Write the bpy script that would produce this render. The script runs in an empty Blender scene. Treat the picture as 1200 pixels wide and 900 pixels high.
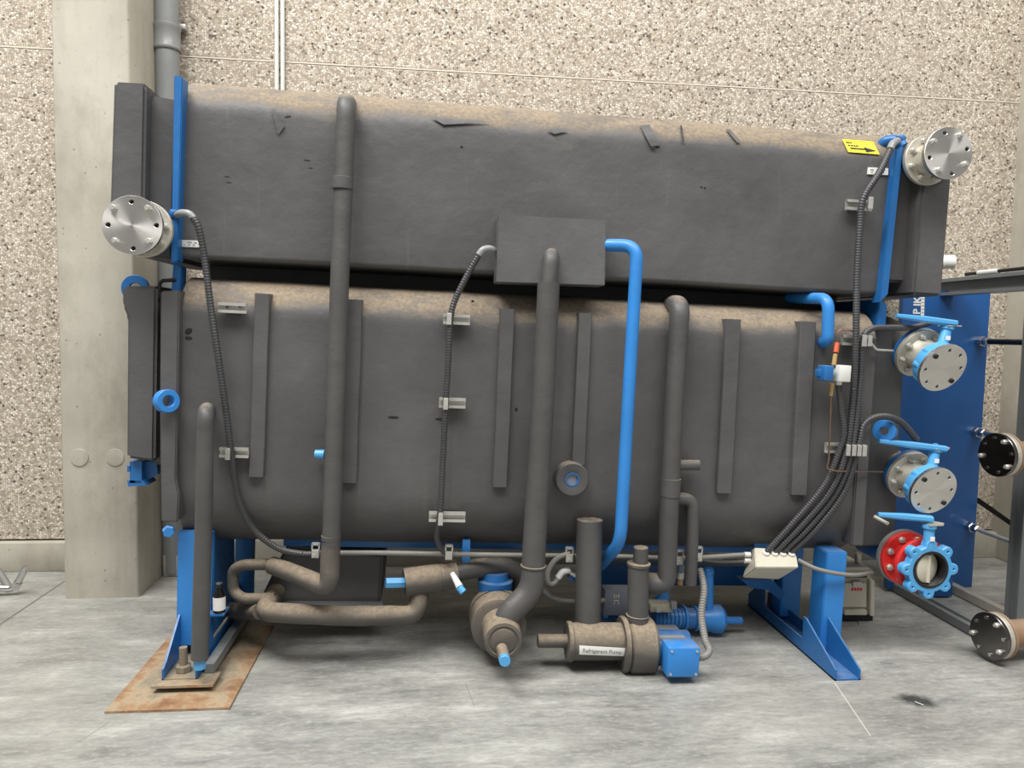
import bpy, bmesh, math, random
from mathutils import Vector as V, Matrix, noise as mnoise
from math import sin, cos, pi, radians, atan, sqrt
random.seed(7)
S = bpy.context.scene
COL = S.collection

# ------------------------------------------------------------ camera
FPX = 872.0; CAM_H = 1.55
YAW = radians(6.1); PIT = atan(62/FPX); ROL = .0188
cf = V((sin(YAW)*cos(PIT), cos(YAW)*cos(PIT), -sin(PIT)))
r0 = V((cos(YAW), -sin(YAW), 0)); u0 = r0.cross(cf)
cr = cos(ROL)*r0 + sin(ROL)*u0; cu = -sin(ROL)*r0 + cos(ROL)*u0
CO = V((0, 0, CAM_H))
cam = bpy.data.cameras.new('camera'); co = bpy.data.objects.new('camera', cam); COL.objects.link(co)
m = Matrix((cr, cu, -cf)).transposed().to_4x4(); m.translation = CO
co.matrix_world = m
cam.sensor_width = 36; cam.lens = 36*FPX/1200; cam.clip_start = .05
S.camera = co

# ------------------------------------------------------------ world, lights, exposure
w = bpy.data.worlds.new('hall'); S.world = w; w.use_nodes = True
bg = w.node_tree.nodes['Background']; bg.inputs[0].default_value = (1, .985, .96, 1); bg.inputs[1].default_value = .32
def area(name, loc, target, sx, sy, power, col=(1, .97, .92)):
    l = bpy.data.lights.new(name, 'AREA'); l.shape = 'RECTANGLE'; l.size = sx; l.size_y = sy; l.energy = power; l.color = col
    o = bpy.data.objects.new(name, l); COL.objects.link(o); o.location = loc
    o.rotation_euler = (V(target)-V(loc)).to_track_quat('-Z', 'Y').to_euler()
area('skylight', (-3.2, .6, 9.4), (.3, 3.6, 0), 7, 3, 1380, (1, .985, .96))
area('rooflight', (3.2, -1.2, 9.6), (1, 3.6, 0), 7, 3, 720, (1, .985, .96))
S.view_settings.view_transform = 'Standard'; S.view_settings.look = 'None'
S.view_settings.exposure = 0; S.view_settings.gamma = 1

# ------------------------------------------------------------ measuring helpers
TILT = .027                                   # the machine stands slightly higher on its left foot
EX = V((cos(TILT), 0, -sin(TILT))); EZ = V((sin(TILT), 0, cos(TILT)))
def ray(px, py): return cf + cr*((px-600)/FPX) - cu*((py-450)/FPX)
def P(px, py, Y):
    d = ray(px, py); return CO + d*(Y/d.y)
def G(px, py, z=0):
    d = ray(px, py); return CO + d*((z-CAM_H)/d.z)
def T(a, y, c): return EX*a + V((0, y, 0)) + EZ*c       # machine frame to world
def AC(px, py, Y):
    p = P(px, py, Y); return p.dot(EX), p.dot(EZ)
def S_(Y, x=0): return (Y*.994+x*.106)/FPX             # metres for one measured unit at depth Y

# ------------------------------------------------------------ materials
def lin(c):
    f = lambda v: (v/255/12.92) if v/255 <= .04045 else ((v/255+.055)/1.055)**2.4
    return (f(c[0]), f(c[1]), f(c[2]), 1)
class NT:
    def __init__(s, name):
        s.m = bpy.data.materials.new(name); s.m.use_nodes = True; s.t = s.m.node_tree
        s.b = s.t.nodes['Principled BSDF']
        g = s.n('ShaderNodeNewGeometry'); s.pos = g.outputs['Position']; s.nor = g.outputs['Normal']
    def n(s, k, **kw):
        x = s.t.nodes.new(k)
        for a, b in kw.items(): setattr(x, a, b)
        return x
    def l(s, a, b): s.t.links.new(a, b)
    def inp(s, sock, v):
        if hasattr(v, 'links'): s.l(v, sock)
        else: sock.default_value = v
    def scale(s, v, vec):
        x = s.n('ShaderNodeVectorMath', operation='MULTIPLY'); s.l(v, x.inputs[0]); x.inputs[1].default_value = vec; return x.outputs[0]
    def noise(s, sc, det=4, vec=None, rough=.6):
        x = s.n('ShaderNodeTexNoise'); x.inputs['Scale'].default_value = sc; x.inputs['Detail'].default_value = det
        x.inputs['Roughness'].default_value = rough
        s.l(vec or s.pos, x.inputs['Vector']); return x.outputs['Fac']
    def ramp(s, f, stops, mode='LINEAR'):
        x = s.n('ShaderNodeValToRGB'); s.l(f, x.inputs[0]); e = x.color_ramp.elements; x.color_ramp.interpolation = mode
        while len(e) < len(stops): e.new(.5)
        for i, (p, c) in enumerate(stops):
            e[i].position = p; e[i].color = c if len(c) == 4 else (*c, 1)
        return x.outputs[0]
    def mix(s, f, a, b, mode='MIX'):
        x = s.n('ShaderNodeMix', data_type='RGBA', blend_type=mode)
        s.inp(x.inputs[0], f); s.inp(x.inputs[6], a); s.inp(x.inputs[7], b); return x.outputs[2]
    def math(s, op, a, b=0.0, clamp=False):
        x = s.n('ShaderNodeMath', operation=op, use_clamp=clamp); s.inp(x.inputs[0], a); s.inp(x.inputs[1], b); return x.outputs[0]
    def rng(s, v, a, b, c=0.0, d=1.0):
        x = s.n('ShaderNodeMapRange'); s.l(v, x.inputs[0])
        for i, q in enumerate((a, b, c, d)): x.inputs[i+1].default_value = q
        return x.outputs[0]
    def bump(s, h, st=.3, dist=.01):
        x = s.n('ShaderNodeBump'); x.inputs['Strength'].default_value = st; x.inputs['Distance'].default_value = dist
        s.l(h, x.inputs['Height']); s.l(x.outputs[0], s.b.inputs['Normal'])
    def out(s, col, rough=.6, metal=0.0, spec=.5):
        s.inp(s.b.inputs['Base Color'], col); s.inp(s.b.inputs['Roughness'], rough)
        s.b.inputs['Metallic'].default_value = metal; s.b.inputs['Specular IOR Level'].default_value = spec
        return s.m
G4 = lambda v: (v, v, v, 1)

def paint(name, rgb, rough=.4, dust=.35, chips=False):
    t = NT(name); c = lin(rgb)
    n = t.noise(6); col = t.mix(t.rng(n, .3, .7, 0, 1), tuple(x*.9 for x in c[:3])+(1,), c)
    sep = t.n('ShaderNodeSeparateXYZ'); t.l(t.nor, sep.inputs[0])
    up = t.math('MULTIPLY', t.rng(sep.outputs[2], .55, .95), t.rng(t.noise(14, 5), .35, .6, .1, 1))
    col = t.mix(t.math('MULTIPLY', up, dust), col, lin((150, 148, 140)))
    return t.out(col, t.rng(t.noise(20), .3, .7, rough-.08, rough+.12))
def rubber(name, rgb, dustiness, lo=.25, hi=.7, streak=True, pmin=.12):
    """black foam insulation; settled dust lies on whatever faces upward"""
    t = NT(name); c = lin(rgb)
    n = t.noise(2.2, 5); col = t.mix(t.rng(n, .3, .7), tuple(x*.82 for x in c[:3])+(1,), tuple(x*1.18 for x in c[:3])+(1,))
    if streak:
        s1 = t.noise(1, 5, t.scale(t.pos, (16, 3, 1.1)), .7)
        col = t.mix(t.rng(s1, .6, .85, 0, .3), col, lin((128, 122, 112)))
        s2 = t.noise(9, 6)
        col = t.mix(t.rng(s2, .72, .8, 0, .25), col, lin((135, 128, 116)))
    sep = t.n('ShaderNodeSeparateXYZ'); t.l(t.nor, sep.inputs[0])
    nn = t.noise(1, 6, t.scale(t.pos, (5, 9, 9)), .6)
    up = t.math('ADD', sep.outputs[2], t.rng(nn, .25, .75, -.2, .2))
    up = t.rng(up, lo, hi)
    patch = t.rng(t.noise(1, 5, t.scale(t.pos, (4.5, 5, 11)), .8), .40, .53, pmin, 1)
    up = t.math('MULTIPLY', up, t.math('MULTIPLY', patch, dustiness))
    fine = t.noise(60, 3)
    dcol = t.mix(t.rng(fine, .3, .7), lin((122, 109, 93)), lin((150, 136, 117)))
    col = t.mix(up, col, dcol)
    t.bump(t.math('ADD', t.math('MULTIPLY', t.noise(90, 3), .06), t.noise(6, 4, None, .5)), .28, .03)
    return t.out(col, t.rng(up, 0, 1, .5, .95), 0, .42)

M = {}
M['rubber'] = rubber('black_foam', (85, 84, 84), .95, .16, .5, True, .4)
M['rubber_flat'] = rubber('black_foam_plain', (85, 84, 84), .35, .6, 1.0, False)
M['rubber_cover'] = rubber('black_foam_cover', (93, 93, 93), .35, .5, .9, False)
M['rubber_pipe'] = rubber('black_foam_pipe', (80, 79, 78), .85, .6, 1.05, False)
M['rubber_dust'] = rubber('dusty_foam', (82, 79, 75), 1.0, -.05, .75, False, .72)
M['blue'] = paint('blue_paint', (50, 132, 208))
M['blue_dark'] = paint('blue_paint_shop', (36, 104, 168), .38)
M['blue_lite'] = paint('valve_blue_paint', (84, 164, 220), .35, .15)
M['blue_hx'] = paint('deep_blue_paint', (26, 80, 140), .38, .2)
M['red'] = paint('red_paint', (226, 52, 48), .45, .1)
M['grey_box'] = paint('grey_blue_paint', (128, 134, 146), .45, .5)
M['beige'] = paint('beige_enamel', (205, 200, 182), .4, .2)
M['beige_dark'] = paint('beige_enamel_side', (176, 170, 150), .4, .2)
M['white'] = paint('white_plastic', (222, 222, 216), .4, .1)
M['black'] = paint('black_plastic', (24, 24, 26), .4, .3)
M['dark_steel'] = paint('dark_grey_steel', (112, 116, 117), .4, .3)
M['pvc'] = paint('grey_plastic_pipe', (140, 142, 142), .35, .1)
M['yellow'] = paint('yellow_sticker', (246, 226, 36), .4, 0)
M['label'] = paint('label_paper', (236, 236, 232), .5, 0)
M['ink'] = paint('ink', (30, 30, 30), .6, 0)
M['ink_grey'] = paint('faded_ink', (140, 142, 140), .6, 0)
M['orange'] = paint('orange_tape', (200, 92, 56), .5, .1)
M['cable'] = paint('grey_cable', (128, 126, 122), .5, .5)
M['duct'] = paint('black_corrugated', (66, 66, 68), .38, .35)
M['brown'] = paint('brown_primer', (148, 118, 92), .5, .3)
M['brass'] = paint('brass', (170, 140, 90), .35, .1)
def metal(name, rgb, rough=.3, nz=.1):
    t = NT(name); n = t.noise(30, 4)
    return t.out(t.mix(t.rng(n, .3, .7), tuple(x*.85 for x in lin(rgb)[:3])+(1,), lin(rgb)), t.rng(n, .3, .7, rough, rough+nz), 1.0)

def semi(name, rgb, rough, mt):
    o = metal(name, rgb, rough); o.node_tree.nodes['Principled BSDF'].inputs['Metallic'].default_value = mt; return o
M['steel'] = semi('galvanised_steel', (204, 203, 196), .4, .6)
M['chrome'] = metal('chrome', (215, 215, 215), .1, .05)
M['stain'] = semi('stainless', (208, 203, 190), .45, .6)
M['copper'] = metal('copper_tube', (170, 140, 120), .3)
def turned(name, rgb, rough=.32):
    t = NT(name); tc = t.n('ShaderNodeTexCoord')
    cr_ = t.n('ShaderNodeVectorMath', operation='CROSS_PRODUCT'); t.l(t.nor, cr_.inputs[0]); t.l(tc.outputs['Object'], cr_.inputs[1])
    nm = t.n('ShaderNodeVectorMath', operation='NORMALIZE'); t.l(cr_.outputs[0], nm.inputs[0])
    t.l(nm.outputs[0], t.b.inputs['Tangent']); t.b.inputs['Anisotropic'].default_value = .85
    ln = t.n('ShaderNodeVectorMath', operation='LENGTH'); t.l(tc.outputs['Object'], ln.inputs[0])
    w1 = t.n('ShaderNodeTexNoise', noise_dimensions='1D'); w1.inputs['Scale'].default_value = 400; t.l(ln.outputs['Value'], w1.inputs['W'])
    col = t.mix(t.rng(w1.outputs['Fac'], .3, .7), tuple(x*.86 for x in lin(rgb)[:3])+(1,), lin(rgb))
    return t.out(col, rough, 1.0)
M['turned'] = turned('turned_stainless', (232, 229, 224), .36)
M['turned_dark'] = turned('polished_dark_steel', (120, 118, 116), .16)

# concrete and floor
t = NT('exposed_aggregate')
vo = t.n('ShaderNodeTexVoronoi'); vo.inputs['Scale'].default_value = 74; t.l(t.pos, vo.inputs['Vector'])
ve = t.n('ShaderNodeTexVoronoi', feature='DISTANCE_TO_EDGE'); ve.inputs['Scale'].default_value = 74; t.l(t.pos, ve.inputs['Vector'])
sc = t.n('ShaderNodeSeparateColor'); t.l(vo.outputs['Color'], sc.inputs[0])
peb = t.ramp(sc.outputs[0], [(0, lin((66, 60, 54))), (.03, lin((112, 102, 92))), (.06, lin((160, 150, 136))), (.3, lin((188, 177, 161))), (.55, lin((206, 196, 181))), (.8, lin((226, 219, 206)))], 'CONSTANT')
edge = t.rng(ve.outputs['Distance'], .01, .13)
col = t.mix(edge, lin((146, 133, 116)), peb)
big = t.noise(1.1, 4); col = t.mix(t.rng(big, .35, .7, 0, .28), col, lin((180, 168, 152)))
t.bump(edge, .45, .004)
M['aggregate'] = t.out(col, .85)
t = NT('cast_concrete')
a = t.noise(1.6, 6); b = t.noise(38, 4); c = t.noise(1, 4, t.scale(t.pos, (14, 14, 1.2)))
col = t.mix(t.rng(a, .3, .7), lin((166, 161, 148)), lin((188, 183, 170)))
col = t.mix(t.rng(c, .5, .8, 0, .35), col, lin((142, 136, 122)))
mt = t.noise(1, 6, t.scale(t.pos, (2.2, 2.2, 1.3)), .7)
col = t.mix(t.rng(mt, .48, .66, 0, .5), col, lin((132, 125, 110)))
col = t.mix(t.rng(b, .62, .75, 0, .5), col, lin((150, 144, 132)))
pits = t.n('ShaderNodeTexVoronoi'); pits.inputs['Scale'].default_value = 17; t.l(t.pos, pits.inputs['Vector'])
pc = t.n('ShaderNodeSeparateColor'); t.l(pits.outputs['Color'], pc.inputs[0])
pit = t.math('MULTIPLY', t.rng(pits.outputs['Distance'], .07, .13, 1, 0), t.math('GREATER_THAN', pc.outputs[0], .72))
col = t.mix(t.math('MULTIPLY', pit, .6), col, lin((104, 98, 88)))
t.bump(a, .3, .02)
M['concrete'] = t.out(col, .8)
M['concrete_edge'] = paint('sealant', (218, 208, 192), .7, 0)
t = NT('trowelled_floor')
wv = t.n('ShaderNodeVectorMath', operation='ADD'); nz_ = t.n('ShaderNodeTexNoise'); nz_.inputs['Scale'].default_value = 1.4; t.l(t.pos, nz_.inputs['Vector'])
t.l(t.scale(nz_.outputs['Color'], (.16, .12, 0)), wv.inputs[0]); t.l(t.pos, wv.inputs[1])
a = t.noise(1, 7, t.scale(wv.outputs[0], (1.7, 5.2, 1)), .75); b = t.noise(.8, 4); c = t.noise(1, 6, t.scale(wv.outputs[0], (5, 19, 1)), .75)
col = t.ramp(a, [(.33, lin((92, 93, 91))), (.45, lin((130, 130, 127))), (.55, lin((150, 150, 145))), (.66, lin((184, 184, 178)))])
fine = t.noise(1, 6, t.scale(t.pos, (24, 60, 1)), .7)
col = t.mix(t.rng(fine, .52, .68, 0, .6), col, lin((178, 177, 170)))
col = t.mix(t.rng(fine, .47, .32, 0, .6), col, lin((106, 106, 103)))
col = t.mix(t.rng(c, .35, .75, 0, .45), col, lin((164, 163, 156)))
col = t.mix(t.rng(c, .3, .42, .4, 0), col, lin((116, 116, 112)))
col = t.mix(t.rng(b, .45, .7, 0, .4), col, lin((150, 146, 134)))
def dist_to(t, x, y, sx, sy, ang):
    s = t.n('ShaderNodeVectorMath', operation='SUBTRACT'); t.l(t.pos, s.inputs[0]); s.inputs[1].default_value = (x, y, 0)
    r = t.n('ShaderNodeVectorRotate', rotation_type='Z_AXIS'); t.l(s.outputs[0], r.inputs['Vector']); r.inputs['Angle'].default_value = ang
    l = t.n('ShaderNodeVectorMath', operation='LENGTH'); t.l(t.scale(r.outputs[0], (1/sx, 1/sy, 0)), l.inputs[0]); return l.outputs['Value']
q = G(1075, 821); spot = t.math('ADD', dist_to(t, q.x, q.y, .085, .06, .5), t.rng(t.noise(30), .3, .7, -.2, .2))
col = t.mix(t.rng(spot, .5, 1.15, .88, 0), col, lin((40, 42, 38)))
def line(t, col, p, q, wd, tone, amt):
    mid = (p+q)/2; d = q-p; ang = math.atan2(d.y, d.x)
    s = t.n('ShaderNodeVectorMath', operation='SUBTRACT'); t.l(t.pos, s.inputs[0]); s.inputs[1].default_value = (mid.x, mid.y, 0)
    r = t.n('ShaderNodeVectorRotate', rotation_type='Z_AXIS'); t.l(s.outputs[0], r.inputs['Vector']); r.inputs['Angle'].default_value = -ang
    z = t.n('ShaderNodeSeparateXYZ'); t.l(r.outputs[0], z.inputs[0])
    f = t.math('MULTIPLY', t.math('LESS_THAN', t.math('ABSOLUTE', z.outputs[0]), d.length/2), t.rng(t.math('ABSOLUTE', z.outputs[1]), wd*.5, wd, amt, 0))
    return t.mix(f, col, lin(tone))
col = line(t, col, G(-30, 752), G(76, 681), .008, (80, 80, 76), .8)
col = line(t, col, G(978, 800), G(1020, 862), .004, (205, 202, 192), .6)
col = line(t, col, G(92, 870), G(128, 846), .004, (110, 108, 102), .5)
col = line(t, col, G(545, 800), G(556, 828), .003, (110, 108, 102), .5)
col = line(t, col, G(1072, 822), G(1082, 826), .004, (225, 225, 220), .9)
t.bump(a, .1, .01)
M['floor'] = t.out(col, t.rng(a, .3, .7, .42, .6), 0, .4)
t = NT('rusty_plate')
a = t.noise(5, 8, None, .7); b = t.noise(26, 7, None, .75); sp = t.n('ShaderNodeSeparateXYZ'); t.l(t.pos, sp.inputs[0])
ed = t.math('MAXIMUM', t.math('MAXIMUM', t.rng(sp.outputs[0], -.93, -.82), t.rng(sp.outputs[0], -1.16, -1.27)), t.rng(sp.outputs[1], 3.22, 3.04))
f = t.math('ADD', t.math('MULTIPLY', a, .6), t.math('ADD', t.math('MULTIPLY', b, .35), t.math('MULTIPLY', ed, .16)))
col = t.ramp(f, [(.36, lin((110, 104, 90))), (.5, lin((138, 127, 108))), (.57, lin((160, 142, 116))), (.64, lin((148, 116, 86))), (.74, lin((122, 86, 62)))])
t.bump(b, .3, .003)
M['rust'] = t.out(col, .8)
t = NT('bottle_glass'); M['bottle'] = t.out(lin((22, 18, 16)), .12)

# ------------------------------------------------------------ mesh helpers
class MB:
    def __init__(s): s.bm = bmesh.new()
    def quadring(s, A, B):
        n = len(A)
        for i in range(n): s.bm.faces.new((A[i], A[(i+1) % n], B[(i+1) % n], B[i]))
    def prism(s, pts, vec):
        vec = V(vec); A = [s.bm.verts.new(V(p)) for p in pts]; B = [s.bm.verts.new(V(p)+vec) for p in pts]
        s.bm.faces.new(A); s.bm.faces.new(B[::-1]); s.quadring(A, B); return s
    def box(s, c, sz, ax=None, bev=0):
        X, Y, Z = ax or (V((1, 0, 0)), V((0, 1, 0)), V((0, 0, 1))); c = V(c)
        b2 = bmesh.new(); r = bmesh.ops.create_cube(b2, size=1)
        for v in b2.verts: v.co = c + X*(v.co.x*sz[0]) + Y*(v.co.y*sz[1]) + Z*(v.co.z*sz[2])
        if bev: bmesh.ops.bevel(b2, geom=b2.edges[:], offset=bev, segments=2, affect='EDGES', profile=.5)
        s.join(b2); return s
    def join(s, b2):
        mp = {v: s.bm.verts.new(v.co) for v in b2.verts}
        for f in b2.faces:
            try: s.bm.faces.new([mp[v] for v in f.verts])
            except ValueError: pass
        b2.free()
    def tbox(s, a0, a1, y0, y1, c0, c1, bev=0):
        return s.box(T((a0+a1)/2, (y0+y1)/2, (c0+c1)/2), (a1-a0, y1-y0, c1-c0), (EX, V((0, 1, 0)), EZ), bev)
    def lathe(s, p, axis, prof, n=32, cap=True):
        """prof: list of (distance along axis, radius)"""
        p = V(p); ax = V(axis).normalized(); u = ax.orthogonal().normalized(); v = ax.cross(u); R = []
        for d, r in prof:
            R.append([s.bm.verts.new(p+ax*d+(u*cos(2*pi*k/n)+v*sin(2*pi*k/n))*max(r, 1e-5)) for k in range(n)])
        for a, b in zip(R, R[1:]): s.quadring(a, b)
        if cap: s.bm.faces.new(R[0][::-1]); s.bm.faces.new(R[-1])
        return s
    def cyl(s, p, q, r, n=20, bev=0):
        p, q = V(p), V(q); L = (q-p).length
        pr = [(0, r-bev), (bev, r), (L-bev, r), (L, r-bev)] if bev else [(0, r), (L, r)]
        return s.lathe(p, q-p, pr, n)
    def tube(s, pts, r, n=16, step=.03, rf=None):
        """pts already smooth; r number or list; rf(length)->radius factor"""
        L = 0; prev = None; R = []; frame = None
        for i, p in enumerate(pts):
            d = (pts[min(i+1, len(pts)-1)] - pts[max(i-1, 0)]).normalized()
            if frame is None: u = d.orthogonal().normalized()
            else: u = (frame - d*frame.dot(d)).normalized()
            frame = u; v = d.cross(u)
            if prev is not None: L += (p-prev).length
            prev = p; rr = r[i] if isinstance(r, (list, tuple)) else r
            if rf: rr *= rf(L, i)
            R.append([s.bm.verts.new(p+(u*cos(2*pi*k/n)+v*sin(2*pi*k/n))*rr) for k in range(n)])
        for a, b in zip(R, R[1:]): s.quadring(a, b)
        s.bm.faces.new(R[0][::-1]); s.bm.faces.new(R[-1]); return s
    def sphere(s, c, r, sc=(1, 1, 1), n=20):
        b2 = bmesh.new(); bmesh.ops.create_uvsphere(b2, u_segments=n, v_segments=n//2, radius=r)
        for v in b2.verts: v.co = V(c)+V((v.co.x*sc[0], v.co.y*sc[1], v.co.z*sc[2]))
        s.join(b2); return s
def fillet(pts, rad, n=8):
    out = [pts[0]]
    for i in range(1, len(pts)-1):
        p, a, b = pts[i], pts[i-1], pts[i+1]
        ra = rad[i] if isinstance(rad, dict) and i in rad else (rad if not isinstance(rad, dict) else .05)
        la, lb = (a-p).length, (b-p).length; t_ = min(ra, la*.49, lb*.49)
        s_, e_ = p+(a-p).normalized()*t_, p+(b-p).normalized()*t_
        for k in range(n+1):
            q = k/n; out.append(s_*(1-q)**2 + p*2*q*(1-q) + e_*q*q)
    out.append(pts[-1]); return out
def spline(pts, n=10):
    out = []; q = [pts[0]]+list(pts)+[pts[-1]]
    for i in range(1, len(q)-2):
        for k in range(n):
            t_ = k/n; a, b, c, d = q[i-1], q[i], q[i+1], q[i+2]
            out.append(.5*((2*b)+(c-a)*t_+(2*a-5*b+4*c-d)*t_*t_+(3*b-a-3*c+d)*t_**3))
    out.append(pts[-1]); return out
def resample(pts, step):
    out = [pts[0]]; acc = 0
    for a, b in zip(pts, pts[1:]):
        L = (b-a).length
        if L < 1e-7: continue
        d = step-acc
        while d <= L: out.append(a.lerp(b, d/L)); d += step
        acc = (acc+L) % step if L >= step-acc else acc+L
    return out
def finish(name, mb, mat, parent=None, origin=None, smooth=True, ang=38, mats=None):
    bm = mb.bm if isinstance(mb, MB) else mb
    bmesh.ops.recalc_face_normals(bm, faces=bm.faces[:])
    if origin is None:
        lo = V([min(v.co[i] for v in bm.verts) for i in range(3)]); hi = V([max(v.co[i] for v in bm.verts) for i in range(3)])
        origin = V(((lo.x+hi.x)/2, (lo.y+hi.y)/2, lo.z))
    origin = V(origin)
    bmesh.ops.translate(bm, verts=bm.verts[:], vec=-origin)
    for f in bm.faces: f.smooth = smooth
    if smooth:
        for e in bm.edges:
            if len(e.link_faces) == 2 and e.calc_face_angle(0) > radians(ang): e.smooth = False
    me = bpy.data.meshes.new(name); bm.to_mesh(me); bm.free()
    for mm in ([mat] if not isinstance(mat, list) else mat): me.materials.append(M[mm])
    o = bpy.data.objects.new(name, me); COL.objects.link(o); place(o, parent, origin); return o
def place(o, parent, wloc):
    o['_w'] = list(wloc)
    if parent is not None: o.parent = parent; o.location = V(wloc)-V(parent['_w'])
    else: o.location = wloc
def thing(name, label, cat, loc, group=None):
    o = bpy.data.objects.new(name, None); COL.objects.link(o); o.empty_display_size = .1; place(o, None, V(loc))
    return tag(o, label, cat, group)
def tag(o, label, cat, group=None, kind=None):
    o['label'] = label; o['category'] = cat
    if group: o['group'] = group
    if kind: o['kind'] = kind
    return o
def lab(o, label): o['label'] = label; return o
def struct(name, mb, mat, parent=None, **k):
    o = finish(name, mb, mat, parent, **k)
    if parent is None: o['kind'] = 'structure'
    return o
def curve2d(loops, thick, M4, bev=0):
    """filled outline with holes, extruded; loops in local XY, M4 to world"""
    cu_ = bpy.data.curves.new('c', 'CURVE'); cu_.dimensions = '2D'; cu_.fill_mode = 'BOTH'; cu_.extrude = thick/2-bev; cu_.bevel_depth = bev; cu_.bevel_resolution = 0
    for lp in loops:
        sp = cu_.splines.new('POLY'); sp.points.add(len(lp)-1); sp.use_cyclic_u = True
        for k, (x, y) in enumerate(lp): sp.points[k].co = (x, y, 0, 1)
    o = bpy.data.objects.new('c', cu_); me = bpy.data.meshes.new_from_object(o); bm = bmesh.new(); bm.from_mesh(me); bmesh.ops.remove_doubles(bm, verts=bm.verts[:], dist=1e-5)
    bmesh.ops.transform(bm, matrix=M4, verts=bm.verts[:])
    bpy.data.objects.remove(o); bpy.data.meshes.remove(me); bpy.data.curves.remove(cu_); return bm
def circ(r, n=32, cx=0, cy=0, ph=0): return [(cx+r*cos(ph+2*pi*k/n), cy+r*sin(ph+2*pi*k/n)) for k in range(n)]
def frame(c, ax):
    """local Z = ax (towards the viewer), local Y roughly up"""
    z = V(ax).normalized(); x = V((0, 0, 1)).cross(z).normalized(); y = z.cross(x)
    m4 = Matrix((x, y, z)).transposed().to_4x4(); m4.translation = V(c); return m4
def text(body, size, m4, parent, mat, name='lettering', bend=None, align='CENTER', sx=1):
    cu_ = bpy.data.curves.new('t', 'FONT'); cu_.body = body; cu_.size = size; cu_.align_x = align; cu_.align_y = 'CENTER'; cu_.extrude = .0006; cu_.offset = size*.03 if size > .04 else 0
    o = bpy.data.objects.new('t', cu_); me = bpy.data.meshes.new_from_object(o); bm = bmesh.new(); bm.from_mesh(me)
    for v in bm.verts: v.co.x *= sx
    if bend:
        for v in bm.verts: v.co = bend(v.co)
    else: bmesh.ops.transform(bm, matrix=m4, verts=bm.verts[:])
    bpy.data.objects.remove(o); bpy.data.meshes.remove(me); bpy.data.curves.remove(cu_)
    return finish(name, bm, mat, parent, smooth=False)
def nut(mb, c, ax, r, h, n=6): mb.lathe(c, ax, [(0, r), (h*.85, r), (h, r*.85)], n)
exec_parts = []
# ============================================================ THE SETTING
WY = 4.87
mb = MB(); mb.box((1, 1.0, -.05), (16, 12, .1)); struct('floor', mb, 'floor')
zj = P(215, 66, WY).z
back = MB(); back.box((1, WY+.14, 2.6), (11, .2, 5.2)); wall = struct('wall_back', back, 'concrete_edge')
def panel(x0, x1, z0, z1, mat='aggregate', yf=0):
    b = MB(); b.box(((x0+x1)/2, WY+.03+yf, (z0+z1)/2), (x1-x0, .06, z1-z0), bev=.004); return finish('panel', b, mat, wall, smooth=False)
PZ = P(35, 633, WY-.02).z
panel(-4.6, -1.84, PZ, zj-.006); panel(-4.6, -1.84, zj+.006, 5.1)
panel(-1.84, 4.2, PZ, zj-.006); panel(-1.84, 4.2, zj+.006, 5.1)
b = MB(); b.box((-.2, WY+.0, PZ/2-.005), (8.8, .1, PZ-.01), bev=.006); struct('baseboard_back', b, 'concrete')
sb = MB(); sb.box((-.2, WY+.006, zj+.001), (8.8, .014, .0085)); finish('joint_seal', sb, 'concrete_edge', wall)
# left pillar with a rough arris, plinth line and two filled tie holes
PX0, PX1, PYF = -2.045, -1.648, 4.33
bm = bmesh.new()
prof = [(PX0, PYF+.012), (PX0+.012, PYF), (PX1-.012, PYF), (PX1, PYF+.012), (PX1, WY+.05), (PX0, WY+.05)]
rows = []
for k in range(0, 131):
    z = k*.04; r_ = []
    for i, (x, y) in enumerate(prof):
        j = .006 if i in (0, 1) else .002
        if i > 3: j = 0
        nx = mnoise.noise(V((x*7, y*3, z*7)))*j; ny = mnoise.noise(V((x*9+5, y, z*8)))*j*.5
        r_.append(bm.verts.new((x+nx, y+ny, z)))
    rows.append(r_)
for A, B in zip(rows, rows[1:]):
    for i in range(6): bm.faces.new((A[i], A[(i+1) % 6], B[(i+1) % 6], B[i]))
bm.faces.new(rows[0]); bm.faces.new(rows[-1][::-1])
pil = finish('trim_1', bm, 'concrete', ang=60); pil['kind'] = 'structure'; lab(pil, 'cast concrete pillar at the left of the wall')
for px in (93, 135):
    p = P(px, 536, PYF); b = MB(); b.lathe(p+V((0, .004, 0)), (0, -1, 0), [(0, .05), (.008, .048), (.009, .04)], 24); finish('tie_hole_plug', b, 'pvc' if px > 999 else 'concrete', pil)
b = MB(); b.box((4.22, (PYF+WY)/2+.03, 2.6), (.42, WY-PYF+.06, 5.2), bev=.01); o = struct('trim_2', b, 'concrete')
lab(o, 'cast concrete pillar at the right edge')
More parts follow.
